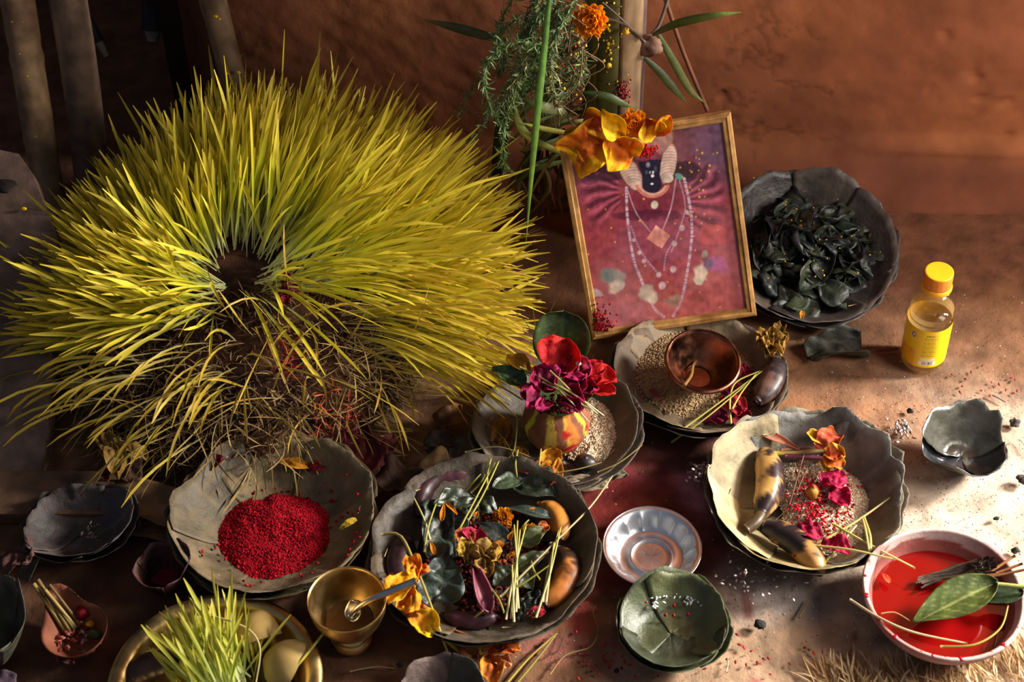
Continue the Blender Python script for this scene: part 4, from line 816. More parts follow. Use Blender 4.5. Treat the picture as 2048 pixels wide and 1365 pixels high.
for k in range(34):     # grass-like leaves sweeping left and down in the bundle
    x0, y0 = rg.uniform(1090, 1190), rg.uniform(120, 330); yy = rg.uniform(1.58, 1.70); dx = rg.uniform(-130, -30); dy = rg.uniform(-10, 130)
    strap('leaf_blade', None, [W_(x0, y0, yy), W_(x0 + dx * .5, y0 + dy * .3, yy - .01), W_(x0 + dx, y0 + dy, yy)], rg.uniform(.004, .010), ('3c4a26', '55602e', '6f6a38', '2e3a20')[k % 4], ('6a7034', '7d7a3a', '4a5428', '8a7a48')[(k + 1) % 4], k, parent=root)
strap('leaf_blade', None, [W_(1130, 310, 1.58), W_(1060, 275, 1.57), W_(1035, 240, 1.575), W_(1030, 200, 1.58)], .011, '8a8a3a', '6f7a34', 91, parent=root)
strap('leaf_blade', None, [W_(1150, 268, 1.575), W_(1090, 258, 1.57), W_(1040, 245, 1.57)], .007, '98913c', '8a8a3a', 92, parent=root)
strap('leaf_blade', None, [W_(1130, 225, 1.575), W_(1080, 212, 1.57), W_(1042, 195, 1.58)], .014, '6f6f44', '55602e', 93, parent=root)
strap('leaf_blade', None, [W_(1010, 180, 1.66), W_(1000, 290, 1.67), W_(985, 400, 1.68)], .02, '30421f', '2a3a1e', 94, parent=root)
for k in range(26):     # thin brown tendrils
    x0, y0 = rg.uniform(1085, 1175), rg.uniform(0, 180); yy = rg.uniform(1.575, 1.62)
    q = poly([W_(x0, y0, yy), W_(x0 + rg.normal(0, 25), y0 + 35, yy), W_(x0 + rg.normal(-15, 30), y0 + 75, yy), W_(x0 + rg.normal(-20, 30), y0 + 110, yy)], 16); V, Fc = tube(q, .0009, 5); mk('tendril', V, Fc, 'root', root, col=C(('6a5238', '7d6248', '55402e')[k % 3]))
bb = B()
for k in range(26):
    V, Fc = blobmesh(W_(rg.uniform(1070, 1180), rg.uniform(60, 210), 1.572), rg.uniform(.001, .0022), k, .1, 2, 8); bb.add(V, Fc, C(('d8b02e', 'c0301e', 'e0b838')[k % 3]))
bb.mk('powder_speck', 'powder', root, kind='stuff')
for k in range(26):     # dry bits hanging low behind the picture
    x0, y0 = rg.uniform(1040, 1130), rg.uniform(280, 360); yy = rg.uniform(1.60, 1.70)
    strap('dry_leaf', None, [W_(x0, y0, yy), W_(x0 + rg.normal(0, 15), y0 + 50, yy), W_(x0 + rg.normal(0, 25), y0 + rg.uniform(80, 120), yy)], rg.uniform(.004, .009), ('4a3a26', '3a3020', '5a4a30')[k % 3], '6a5234', k, parent=root)
# ------------------------------------------------------------------ fruit, leaves, flowers and grains
def heap(name, label, cx, cy, rx, ry, h, z0, hexes, seed, n, ln, wd, bed=None, cat='rice', jag=.25, flat=.75, bedmat='powder', kind='stuff'):
    """a low heap: bed surface plus grains; radii in pixels"""
    r = RG(seed); c = P(cx, cy, z0); sc = S(cx, cy, z0); RX = rx * sc; RY = ry * sc / .77
    def hz_(u, v, d): return h * np.clip(1 - d ** 2.2, 0, 1) * (1 + .25 * nz(np.stack([u, v, 0 * u], -1), 3, seed, 3))
    A_, Q_ = np.meshgrid(np.linspace(0, 6.2832, 56, endpoint=False), np.linspace(0.01, 1, 22), indexing='ij'); ed = 1 + jag * nz(np.stack([np.cos(A_), np.sin(A_), 0 * A_], -1), 2.2, seed + 1, 3)
    U, W2 = Q_ * np.cos(A_) * ed, Q_ * np.sin(A_) * ed
    V = np.stack([c[0] + U * RX, c[1] + W2 * RY, z0 + hz_(U, W2, Q_) + h * .06 * nz(np.stack([U, W2, 0 * U], -1), 14, seed + 4, 3) * (1 - Q_)], -1)
    b = B().add(V, gridF(56, 22, True), C(bed) if bed else C(hexes[0]) * .7)
    a = r.uniform(0, 6.283, n); q = np.sqrt(r.uniform(0, 1.12, n)); e = 1 + jag * nz(np.stack([np.cos(a), np.sin(a), 0 * a], -1), 2.2, seed + 1, 3); u, v = q * np.cos(a) * e, q * np.sin(a) * e
    pts = np.stack([c[0] + u * RX, c[1] + v * RY, z0 + hz_(u, v, q) + wd * .05], -1)
    g = grains(pts, ln, wd, [C(h_) for h_ in hexes], seed + 2, flat)
    off = b.n; b.V += g.V; b.C += g.C; b.F += [[k + off for k in f] for f in g.F]
    return b.mk(name, 'grain' if bedmat == 'grain' else bedmat, None, label=label, cat=cat, kind=kind)
def banana(label, A0, B0, side, bend, rpx, cols, seed, group=None, spots=.1, up=.4):
    """curved fruit from stalk end to tip; bend in metres towards side (world vector)"""
    A0, B0 = np.asarray(A0), np.asarray(B0); mid = (A0 + B0) / 2 + norm(side) * bend * 2; q = bez(A0, mid, B0, 34); t = np.linspace(0, 1, 34)
    rr = rpx * np.interp(t, [0, .05, .12, .25, .5, .76, .88, .94, .97, 1], [.26, .30, .55, .88, 1.0, .95, .78, .58, .40, .15])
    V, Fc = tube(q, rr, 20, True, .035); tt = np.tile(t, 20); k = nz(V, 60, seed, 4) + .35 * nz(V, 240, seed + 2, 3); base, dark, hi = (C(h) for h in cols)
    cc = mixc(base, hi, sst(.1, 1.0, nz(V, 40, seed + 1, 3))); cc = mixc(cc, dark, sst(spots - .25, spots + .3, k)); cc = mixc(cc, dark * .6, np.maximum(sst(.95, 1, tt), 1 - sst(.01, .06, tt)) * .8)
    root = thing('banana', label, 'banana', (*q.mean(0)[:2], q[:, 2].min() - rpx), group)
    keep = (t > .07) & (t < .965)
    def piece(nm, lo, hi_, par):
        m = np.where((t >= lo) & (t <= hi_))[0]; idx = (np.arange(20)[:, None] * 34 + m[None]).ravel(); kk = len(m)
        return mk(nm, V[idx], [list(f) for f in gridF(20, kk, True)] + [[i * kk for i in range(20)], [i * kk + kk - 1 for i in range(20)][::-1]], 'peel', par, col=cc[idx])
    pe = piece('peel', .085, .975, root); piece('stem', 0, .0955, pe); piece('tip', .93, 1.0, pe)
    return root
def leaf(label, p0, p1, wpx, z0, z1, base, vein, seed, name='leaf', cat='leaf', group=None, matn='leaf_fresh', parent=None, **k):
    A0, B0 = P(*p0, z0), P(*p1, z1); sc = S(*p0, z0); k.setdefault('crump', .05); k.setdefault('cup', .08); k.setdefault('bend', .08); k.setdefault('fold', .05)
    V, Fc, cc = sheet(A0, B0, wpx * sc, nu=15, nv=21, seed=seed, cf=vein_cf(C(base), C(vein)), **k)
    return mk(name, V, Fc, matn, parent, col=cc, solid=.0004, label=label, cat=cat if label else None, group=group)
def petal(label, p0, p1, wpx, z0, z1, mid, edge, seed, parent=None, name=None, cat='petal', group=None, w=.5, tipw=.3, **k):
    A0, B0 = P(*p0, z0), P(*p1, z1); sc = S(*p0, z0); k['crump'] = k.get('crump', .09) * 1.35; k.setdefault('cup', .2); k.setdefault('bend', .12); k.setdefault('kind', 'petal')
    V, Fc, cc = sheet(A0, B0, wpx * sc, nu=17, nv=19, seed=seed, cf=edge_cf(C(mid), C(edge), w, tipw), **k)
    return mk(name or ('petal' if parent else 'fallen_petal'), V, Fc, 'petal', parent, col=cc, solid=.0004, label=label, cat=cat if label else None, group=group)
def straw(label, pts, w, c0='c2b04e', c1='e0d68a', name='grass_straw', cat='grass', group=None, w1=None):
    V, Fc, cc = stalk(pp(pts, 20), w, w1 if w1 is not None else w * .6, c0=c0, c1=c1); return mk(name, V, Fc, 'grass', None, col=cc, label=label, cat=cat, group=group)

# --- E: crimson powder heap
heap('crimson_powder', 'heap of moist crimson powder on the olive-brown leaf plate', 551, 1068, 122, 94, .016, .006, ['9c0618', 'b00c22', '7a0412', 'c2182c'], 201, 5200, .0034, .0017, bed='8a0416', cat='powder', jag=.2, flat=.3)
zE = lambda a, b: .010 + .044 * max(0, (math.hypot((a - 543) / 200, (b - 1038) / 158) - .5) / .5) ** 1.5
r = RG(202); pts = [P(a, b, zE(a, b)) for a, b in zip(r.normal(545, 115, 260), r.normal(1030, 90, 260)) if math.hypot((a - 545) / 185, (b - 1035) / 145) < 1]
grains(pts, .006, .0035, [C('a81226'), C('c02030'), C('7a0a18')], 3).mk('powder_crumbs', 'powder', None, label='loose crimson crumbs scattered around the powder heap', cat='powder', kind='stuff')
petal('small yellow petal on the back of the olive-brown plate', (560, 925), (620, 934), 26, .030, .030, 'd08a1e', 'e0a82e', 21, cup=.1, bend=.05); petal('dark red petal beside the yellow one on the olive-brown plate', (612, 944), (660, 930), 26, .028, .03, '7a1420', '8a1a26', 22, cup=.1); petal('small crimson petal at the back rim of the olive-brown plate', (636, 920), (660, 916), 18, .033, .034, '8a1822', '9a1a26', 23, cup=.1)
petal('dab of yellow petal on the right rim of the olive-brown plate', (680, 1060), (712, 1038), 14, .036, .04, 'c8a832', 'd8b83a', 24, cup=.1); petal('crimson petal tucked against the left of the olive-brown plate', (418, 945), (446, 915), 30, .03, .05, '8a0f24', 'a0142c', 25)

# --- D: rice, bananas and flower on the grey plate
heap('rice_heap', 'heap of pale rice on the grey leaf plate with spotted bananas', 1652, 1005, 98, 98, .016, .019, ['e0cfb4', 'd4b894', 'eadfca', 'c9a47c', 'efe6d8'], 211, 3000, .0062, .0022, bed='c2a07c', jag=.15, bedmat='grain')
r = RG(212); pts = [P(a, b, .036) for a, b in zip(r.normal(1640, 32, 260), r.normal(1010, 36, 260))]
grains(pts, .005, .003, [C('c01028'), C('d82038'), C('a00a1a')], 4, .6).mk('red_powder_grains', 'powder', None, label='bright red powdered grains sprinkled on the grey plate rice heap', cat='powder', kind='stuff')
BCOL = ('b58a4a', '2a1a1c', 'c89a5c')
sc = S(1530, 960, .03); banana('yellow banana with black patches standing along the left of the grey plate', P(1512, 1045, .030), P(1522, 898, .036), (-.9, -.2, 0), -.014, 29 * sc, BCOL, 221, spots=.22)
banana('mostly black banana lying along the front rim of the grey plate', P(1508, 1052, .030), P(1642, 1152, .034), (.6, .7, 0), .016, 27 * sc, ('a87a44', '1e1418', 'b98a50'), 222, spots=-.15)
V, Fc = tube(pp([(1492, 1060, .034), (1512, 1045, .036), (1522, 1030, .034)], 10), .007, 10); mk('banana_stalk', V, Fc, 'peel', None, col=C('4a3a24'), label='short brown stub joining the two bananas on the grey plate', cat='stalk')
root = thing('canna_flower', 'red-orange canna flower with a long stem on the grey leaf plate', 'flower', P(1650, 900, .03))
petal(None, (1634, 902), (1680, 868), 52, .048, .058, 'd05a3c', 'e07a4a', 31, root); petal(None, (1650, 912), (1688, 912), 40, .052, .062, 'c8502c', 'dfa030', 32, root, cup=.3); petal(None, (1650, 914), (1684, 940), 40, .048, .052, 'd86a2a', 'e8a828', 33, root); petal(None, (1650, 890), (1614, 866), 26, .052, .056, 'd0901e', 'e0b030', 34, root); petal(None, (1645, 920), (1655, 942), 24, .048, .048, 'd8b028', 'e0c040', 35, root)
for pts_, w_, a_, b_ in (([(1545, 907, .034), (1590, 906, .034), (1650, 900, .036)], .006, 'b8a840', 'c9a87a'), ([(1570, 912, .033), (1620, 916, .034), (1652, 918, .036)], .006, '7a3a50', '8a4a5a'), ([(1562, 900, .036), (1610, 896, .036), (1648, 896, .038)], .004, 'c08a6a', 'b5805e')):
    V, Fc, cc = stalk(pp(pts_, 14), w_, w_, c0=a_, c1=b_); mk('stem', V, Fc, 'stem', root, col=cc)
V, Fc, cc = sheet(P(1518, 866, .040), P(1598, 902, .036), .012, 'lance', cup=.3, bend=.05, crump=.02, seed=4, cf=C('c07a60')); mk('flower_sheath', V, Fc, 'petal', None, col=cc, solid=.001, label='pink pointed flower sheath on the back of the grey plate', cat='flower sheath')
for k, (p0, p1, w_, lb) in enumerate((((1640, 975), (1692, 968), 50, 'large magenta petal on top of the rice heap'), ((1658, 985), (1694, 1010), 42, 'folded pink petal beside the large magenta petal on the rice'), ((1590, 1050), (1636, 1078), 40, 'magenta petal next to the black banana'), ((1642, 1085), (1698, 1108), 44, 'pink petal under the grass blades on the grey plate'))):
    petal(lb, p0, p1, w_, .037, .042, 'b81248', 'd02058', 41 + k, crump=.12)
V, Fc = blobmesh(P(1626, 985, .041), .0085, 8, .2, 2, 16); mk('flower_bud', V, Fc, 'petal', None, col=mixc(C('c9a040'), C('b82a2a'), sst(-.1, .6, nz(V, 150, 4, 2))), label='small yellow and red flower bud on the rice heap', cat='flower bud')
for k, (p0, p1) in enumerate((((1570, 1040), (1608, 910)), ((1575, 1030), (1618, 925)), ((1600, 985), (1590, 925)))):
    straw('thin reddish-brown stick standing in the rice heap on the grey plate', [(*p0, .028), (*p1, .050)], .0022, '7a4a3a', '8a5a40', 'incense_stick', 'stick', 'thin sticks in the rice heap')
for k, (pts_) in enumerate(([(1630, 1090, .036), (1710, 1045, .044), (1780, 996, .052)], [(1665, 1048, .040), (1730, 1085, .050), (1830, 1137, .052)], [(1605, 1090, .040), (1700, 1100, .056), (1790, 1120, .066)], [(1643, 1133, .036), (1680, 1090, .04), (1714, 1050, .044)], [(1724, 1034, .044), (1732, 1065, .05), (1738, 1100, .058)], [(1728, 1036, .045), (1740, 1070, .05), (1742, 1098, .057)])):
    straw('pale grass blade between the grey plate and red bowl', pts_, .0036, 'c9b45a', 'e6dc9a', group='grass blades on the grey plate')
for k in range(5): straw('wispy dark stem lying over the rice on the grey plate', [(1600 + 12 * k, 990 - 8 * k, .030), (1585 + 20 * k, 1010, .034), (1552 + 30 * k, 1040 + 3 * k, .030)], .0013, '4a4428', '6a5a34', 'dry_straw', 'straw', 'wispy stems on the rice')

# --- B: copper bowl plate
heap('rice_bed', 'flat bed of dusty rice on the brown plate around the copper bowl', 1392, 748, 125, 86, .010, .013, ['a58a66', '927656', 'b89e78', 'ac8c62'], 231, 2600, .0055, .0021, bed='8f7454', jag=.12, bedmat='grain')
sc = S(1525, 760, .03); banana('blackened stubby banana on the right of the copper bowl plate', P(1548, 712, .036), P(1510, 806, .032), (1, -.2, 0), .010, 27 * sc, ('5a4036', '231a1e', '7a5238'), 232, spots=.0)
for k, (p0, p1, w_, m_, e_) in enumerate((((1408, 846), (1462, 838), 40, '7a0a3a', '90124a'), ((1440, 815), (1492, 822), 52, 'a01430', 'c02a3a'), ((1450, 792), (1480, 770), 34, '90104a', 'a81a50'), ((1478, 760), (1504, 738), 30, '8a0f34', '9a1438'), ((1455, 835), (1500, 845), 34, '8a0c30', 'a01a38'), ((1470, 800), (1484, 775), 22, 'c8282c', 'd03a30'))):
    petal('wilted crimson petal beside the banana on the copper bowl plate', p0, p1, w_, .018, .026, m_, e_, 51 + k, crump=.16, group='wilted petals by the copper bowl')
petal('small dull pink petal on the left side of the copper bowl plate', (1300, 778), (1318, 800), 16, .018, .02, '8a4a4a', '9a5a55', 58)
root = thing('dried_marigold', 'shrivelled tan and yellow flower on the back right rim of the brown plate', 'flower', P(1545, 690, .035))
for k in range(11):
    a = k * .9; petal(None, (1545 + 8 * math.cos(a), 685 + 8 * math.sin(a)), (1547 + (30 + 6 * (k % 3)) * math.cos(a), 684 + 30 * math.sin(a)), 26, .042, .044 + .01 * (k % 2), ('b08a3e', '9a6a3a', 'c09a48')[k % 3], 'c9a24a', 61 + k, root, crump=.25, cup=.4)
for k, pts_ in enumerate(([(1342, 886, .006), (1420, 830, .032), (1515, 750, .045)], [(1364, 860, .020), (1430, 812, .034), (1525, 742, .047)], [(1462, 848, .030), (1460, 800, .036), (1472, 765, .042), (1522, 742, .046)], [(1456, 836, .030), (1480, 790, .04), (1512, 748, .046)])):
    straw('grass stalk across the copper bowl plate', pts_, .003, 'd8cc6a', '9a9a40', group='grass stalks on the copper bowl plate')

# --- C: pot plate
heap('rice_heap', 'rice spread to the right of the painted clay pot', 1192, 868, 72, 84, .012, .012, ['cdb593', 'e0d0b6', 'b5976e', 'e8dcc8'], 241, 2400, .006, .0022, bed='b5987a', jag=.2, bedmat='grain')
V, Fc = blobmesh(P(1171, 926, .022), .0125, 4, .08, 2, 18, (1.1, .95, .85)); mk('betel_nut', V, Fc, 'peel', None, col=C('2e2422'), label='round dark nut on the rice in front of the clay pot', cat='nut')
for k, (p0, p1, w_, lb) in enumerate((((985, 905), (1012, 838), 34, 'brown-yellow dried petal left of the clay pot'), ((1012, 900), (1022, 850), 22, 'narrow ochre petal beside the clay pot'), ((1048, 925), (1040, 890), 24, 'ochre petal scrap at the foot of the clay pot'))):
    petal(lb, p0, p1, w_, .016, .03, '8a5a1c', 'a87424', 71 + k, crump=.15)
root = thing('dried_flower', 'crumpled orange and brown flower on the front rim of the pot plate', 'flower', P(1100, 945, .03))
for k, (p0, p1, w_, m_, e_) in enumerate((((1075, 930), (1125, 925), 40, 'd08a1a', 'e0a02a'), ((1090, 945), (1128, 950), 34, 'c87a1a', 'e09a24'), ((1080, 950), (1112, 975), 36, '8a4a34', 'a05c40'), ((1070, 930), (1040, 950), 34, 'a83a24', 'b85030'), ((1085, 955), (1060, 968), 26, '7a3430', '9a4a3a'))): petal(None, p0, p1, w_, .040, .044, m_, e_, 81 + k, root, crump=.2)

# --- the painted pot with its flowers
b0 = P(1112, 878, .006); R = 68 * S(1112, 850, .04); root = thing('clay_pot', 'round clay pot with yellow and red painted streaks holding flowers', 'pot', b0)
prof = curveprof([(0, 0), (.55 * R, .0), (.80 * R, .010), (.98 * R, .030), (.98 * R, .045), (.82 * R, .062), (.66 * R, .070), (.70 * R, .078), (.78 * R, .082), (.70 * R, .082), (.58 * R, .07), (0, .06)], 70)
V, Fc = lathe(prof, 96); an = np.degrees(np.arctan2(V[:, 1], V[:, 0])) + 7 * nz(V, 70, 3, 3); cb = mixc(C('744631'), C('8a563c'), sst(-.5, .8, nz(V, 40, 5, 3)))
def streak(a0, wd_, z0, h_, k=1.0):
    global cb
    m = (1 - sst(wd_ * .7, wd_, np.abs(an - a0))) * sst(z0, z0 + .004, V[:, 2] + .003 * nz(V, 100, int(a0) + 200, 2)); cb = mixc(cb, C(h_), m * k)
streak(-152, 6, .022, 'b8bc30'); streak(-152, 4, .012, 'b8bc30'); streak(-108, 6, .014, 'd0b84a'); streak(-98, 4, .010, 'd8b048', .8); streak(-66, 10, .006, 'd8a83a'); streak(-62, 8, .028, 'c86a34', .8); streak(-35, 6, .03, 'c8b040')
for a0, z_, wd_ in ((-66, .026, 9), (-57, .014, 6), (-118, .018, 7), (-30, .045, 6), (-75, .052, 7)):
    d = np.hypot((an - a0) * math.radians(1) * R / .001, (V[:, 2] - z_) / .001); cb = mixc(cb, C('b81c20'), 1 - sst(wd_ * .6, wd_, d))
mk('body', V + b0, Fc, 'clay', root, col=cb)
c0 = b0 + np.array([0, 0, .082]); A_, Q_ = np.meshgrid(np.linspace(0, 6.2832, 60, endpoint=False), np.linspace(0, 1, 12), indexing='ij')
V = np.stack([Q_ * R * 1.06 * np.cos(A_) * (1 + .04 * np.sin(3 * A_)), Q_ * R * 1.06 * np.sin(A_), .016 * Q_ ** 2 + .002 * np.sin(5 * A_) * Q_], -1); mk('pot_leaf', V.reshape(-1, 3) + c0 - np.array([0, 0, .001]), gridF(60, 12, True), 'leaf_fresh', None, col=mixc(C('3a4a22'), C('55602c'), sst(-.5, .5, nz(V, 50, 4, 2))).reshape(-1, 3), solid=.0008, label='round green leaf covering the mouth of the clay pot under the flowers', cat='leaf')
zt = .115
leaf('large rounded dark green leaf standing behind the red flowers', (1120, 735), (1128, 618), 112, zt - .01, zt + .05, '3c4d24', '7d8a4a', 91, kind='round', cup=.12, crump=.03)
leaf('small glossy green leaf pointing left from the pot flowers', (1052, 775), (984, 744), 44, zt, zt + .005, '33492a', '8a9a6a', 92, cup=.25)
petal('dull yellow petal left of the pot flowers', (1060, 745), (1010, 722), 34, zt, zt + .012, 'b5861e', 'c9981e', 93, cup=.3)
root = thing('red_flower', 'large bright red flower with broad petals on top of the pot', 'flower', P(1120, 720, zt))
for k, (p0, p1, w_, m_, e_) in enumerate((((1115, 755), (1130, 672), 92, 'c8101a', 'dc2420'), ((1170, 770), (1235, 760), 62, 'd01214', 'e02a22'), ((1165, 760), (1215, 735), 46, 'c41028', 'd82024'), ((1180, 785), (1232, 790), 36, 'd0141a', 'e02828'))): petal(None, p0, p1, w_, zt + .006, zt + (.04 if k == 0 else .014), m_, e_, 95 + k, root, cup=.25, crump=.07)
root = thing('bougainvillea_flower', 'magenta papery flower cluster filling the mouth of the clay pot', 'flower', P(1100, 775, zt))
r = RG(251)
for k, (p0, p1, w_) in enumerate((((1095, 788), (1070, 742), 62), ((1075, 790), (1108, 750), 50), ((1140, 760), (1110, 730), 50), ((1135, 765), (1178, 735), 56), ((1145, 790), (1165, 750), 50), ((1060, 800), (1040, 772), 40), ((1080, 805), (1050, 812), 40), ((1130, 800), (1175, 802), 46), ((1120, 812), (1160, 820), 36), ((1100, 812), (1072, 826), 34), ((1170, 790), (1195, 775), 36))):
    petal(None, p0, p1, w_, zt + .004, zt + .018, ('8e0c44', 'a8104c', '7a0a38', '9c0e36')[k % 4], ('b82464', 'b01450', '900e40')[k % 3], 111 + k, root, cup=.35, crump=.14)
V, Fc = tube(np.array([P(1155, 745, zt + .012), P(1157, 730, zt + .026)]), .0012, 6); mk('stamen', V, Fc, 'petal', root, col=C('d8a0b0')); V, Fc = blobmesh(P(1157, 728, zt + .027), .0034, 3, .25, 4, 14, (1, .6, 1)); mk('floret', V, Fc, 'petal', root, col=C('efe0d0'))
r = RG(252); pts = np.array([P(a, b, zt + .004) for a, b in zip(r.uniform(1048, 1190, 160), r.uniform(790, 826, 160)) if abs(a - 1115) < 70 - (b - 790) * .8])
grains(pts, .008, .005, [C('6a0a2a'), C('8a0f3a'), C('a01448'), C('4a0a14'), C('b01828')], 9, .3).mk('petal_crumbs', 'petal', None, label='crumbled crimson petals over the rim of the clay pot', cat='petals', kind='stuff')
for k, (a, b) in enumerate((((1085, 765, zt + .02), (1180, 820, zt)), ((1100, 742, zt + .03), (1175, 822, zt)), ((1115, 770, zt + .022), (1195, 828, zt - .01)), ((1108, 768, zt + .024), (1208, 832, zt - .012)), ((1110, 775, zt + .02), (1178, 845, zt - .02)), ((1040, 735, zt + .02), (1150, 800, zt + .02)))):
    straw('thin grass blade laid over the pot flowers', [a, ((a[0] + b[0]) / 2, (a[1] + b[1]) / 2 - 4, zt + .022), b], .0026, 'a8a448', 'e2d6b0', group='grass blades over the pot flowers')
straw('pointed green leaf tip hanging down the front of the pot', [(1108, 828, .078), (1104, 842, .062), (1096, 868, .040)], .005, '6f7a34', '8a8f44', 'leaf_tip', 'leaf', w1=.001)
for k, q_ in enumerate(([(1088, 700, .12), (1095, 640, .15), (1112, 600, .17)], [(1075, 705, .12), (1070, 650, .14), (1066, 620, .15)], [(1080, 700, .12), (1055, 650, .14), (1032, 625, .14)])): straw('hair-thin dark grass stem rising behind the pot leaf', q_, .001, '5a5a34', '6a6a3a', 'thin_straw', 'straw', 'hair-thin stems by the pot leaf')
for k, q_ in enumerate(([(1045, 800, .10), (990, 770, .06), (920, 760, .05)], [(930, 825, .02), (1000, 870, .03), (1030, 920, .04)], [(930, 905, .04), (1000, 895, .045), (1085, 925, .044)], [(1035, 830, .06), (1028, 900, .04), (1005, 925, .03)], [(1195, 945, .036), (1240, 925, .042), (1285, 890, .045)], [(1115, 946, .044), (1160, 938, .046), (1205, 925, .045)])): straw('loose tan grass strand lying around the clay pot plate', q_, .0022, '8a7a44', 'a09054', group='strands around the clay pot plate')

# --- F: centre plate
sc = S(960, 1090, .04)
banana('dark purple banana curving along the back left of the centre plate', P(838, 1035, .026), P(948, 950, .030), (-.75, .75, 0), .028, 25 * sc, ('3e2024', '2a1418', '55303a'), 261, spots=.2)
banana('deep purple banana at the left of the centre plate behind the orange flower', P(812, 1190, .024), P(822, 1075, .026), (-1, 0, 0), .012, 27 * sc, ('3a2226', '24141a', '4a2c38'), 262, spots=.2)
banana('orange banana with black patches along the right of the centre plate', P(1100, 1090, .036), P(1082, 1214, .034), (1, 0, 0), .026, 28 * sc, ('a8642a', '24140f', 'b8743a'), 263, spots=.05)
banana('short orange-black banana above the other one at the right of the centre plate', P(1075, 1008, .036), P(1122, 1082, .040), (.7, .6, 0), .012, 22 * sc, ('b87830', '2a1810', 'c0853a'), 264, spots=.2)
banana('dark purple banana along the front of the centre plate', P(880, 1228, .024), P(995, 1232, .022), (0, -1, 0), .008, 18 * sc, ('4a2630', '2a161c', '6a3a40'), 265, spots=.3)
heap('petal_litter', 'litter of red and orange petal crumbs in the middle of the centre plate', 985, 1120, 120, 110, .012, .010, ['6a1418', '8a3a14', 'b8661a', '4a1a18', '8a1030', '5a3a20'], 271, 900, .009, .005, bed='2e1a16', cat='petals', flat=.5, bedmat='petal')
DL = [((880, 1215), (905, 1105), 105, .034, .04, '2c3a34', 'big dark teal leaf at the front left of the centre plate', 'heart', .08), ((885, 1120), (875, 1000), 62, .036, .04, '2a352f', 'tall dark leaf folded along the left of the centre plate', 'rect', .12), ((950, 1000), (865, 1018), 46, .040, .044, '2f3a28', 'dark green leaf lying across the back left of the centre plate', 'leaf', .08), ((1044, 960), (982, 978), 44, .042, .046, '3a4632', 'oval grey-green leaf at the back of the centre plate', 'leaf', .04), ((1030, 970), (1112, 1000), 52, .04, .042, '2c3628', 'broad dark leaf at the back right of the centre plate', 'leaf', .06), ((1105, 1035), (1002, 1018), 24, .046, .046, '2a3630', 'narrow curled dark leaf across the right of the centre plate', 'lance', .05), ((1018, 1086), (960, 1050), 42, .042, .046, '1e2622', 'small wet shiny dark leaf in the centre plate', 'leaf', .03), ((1045, 1095), (1098, 1062), 40, .044, .048, '525c36', 'olive leaf standing at the right of the centre plate', 'leaf', .10), ((1025, 1145), (1098, 1105), 36, .042, .046, '48522e', 'olive leaf below the standing one in the centre plate', 'leaf', .08), ((1028, 1148), (985, 1172), 50, .04, .04, '343e26', 'serrated dark leaf in the middle of the centre plate', 'leaf', .05), ((1030, 1145), (1066, 1178), 42, .04, .042, '3a442c', 'small serrated leaf right of the grass bundle in the centre plate', 'leaf', .07), ((1060, 1180), (1062, 1230), 46, .034, .034, '262e24', 'crumpled dark leaf at the front of the centre plate', 'leaf', .14), ((1040, 1240), (1090, 1196), 40, .03, .034, '232b22', 'dark leaf at the front right of the centre plate', 'leaf', .1), ((960, 1040), (930, 1010), 36, .04, .04, '2c3428', 'little dark leaf near the back of the centre plate', 'leaf', .1), ((985, 1030), (955, 1000), 40, .038, .042, '283024', 'dark leaf scrap behind the shiny leaf in the centre plate', 'leaf', .12), ((905, 1060), (935, 1030), 40, .036, .04, '2a342e', 'dark folded leaf in the upper left of the centre plate', 'leaf', .12)]
for k, (p0, p1, w_, z0, z1, h_, lb, kd, cr) in enumerate(DL): leaf(lb, p0, p1, w_, z0, z1, h_, '5f6a52', 280 + k, matn='leaf_gloss', kind=kd, crump=cr * 1.7, serr=.06 if 'serrated' in lb else 0)
root = thing('dried_flower', 'pale yellow withered flower in the middle of the centre plate', 'flower', P(950, 1110, .05))
for k, (p0, p1, w_, m_, e_) in enumerate((((945, 1140), (930, 1080), 46, 'a88444', 'c09c50'), ((960, 1130), (985, 1085), 46, 'b08c4a', 'c8a44c'), ((950, 1120), (910, 1098), 34, 'b89434', 'c8a43a'), ((965, 1125), (1004, 1105), 36, 'b88c3a', 'cc9c3a'), ((955, 1150), (950, 1100), 40, '9a7840', 'b89450'), ((968, 1160), (975, 1110), 34, 'a07c40', 'b8944a'))): petal(None, p0, p1, w_, .046, .058, m_, e_, 310 + k, root, crump=.24, cup=.3)
V, Fc, cc = sheet(P(978, 1228, .036), P(945, 1122, .052), .017, 'lance', cup=.4, bend=.04, crump=.02, seed=4, cf=C('7a3444')); mk('stem', V, Fc, 'stem', root, col=cc, solid=.002)
petal('salmon orange petal above the withered flower', (925, 1092), (932, 1062), 40, .05, .054, 'b85a30', 'c8703a', 321); petal('hot pink petal beside the withered flower', (945, 1092), (955, 1058), 42, .05, .056, 'b01a40', 'c82a50', 322); petal('orange petal scrap near the shiny leaf', (990, 1098), (1008, 1088), 18, .05, .052, 'd87a1a', 'e08a20', 323)
for k, (a, b, c_, d_) in enumerate(((883, 1044, 888, 1010), (893, 1008, 914, 1030), (1060, 1025, 1070, 1016), (950, 1035, 955, 1024), (1016, 1080, 1026, 1064), (1017, 1112, 1036, 1108), (870, 1110, 860, 1085), (1050, 1072, 1065, 1062))): petal('slender orange marigold petal scattered on the centre plate', (a, b), (c_, d_), 9, .048, .05, 'd07a14', 'e89a1e', 330 + k, kind='lance', group='loose marigold petals on the centre plate')
marigold('marigold', 'small half-hidden orange marigold behind the shiny leaf', P(1006, 1038, .044), (0, -.3, 1), .0125, 7, ('c87a14', 'e0961e', 'a85c10'))
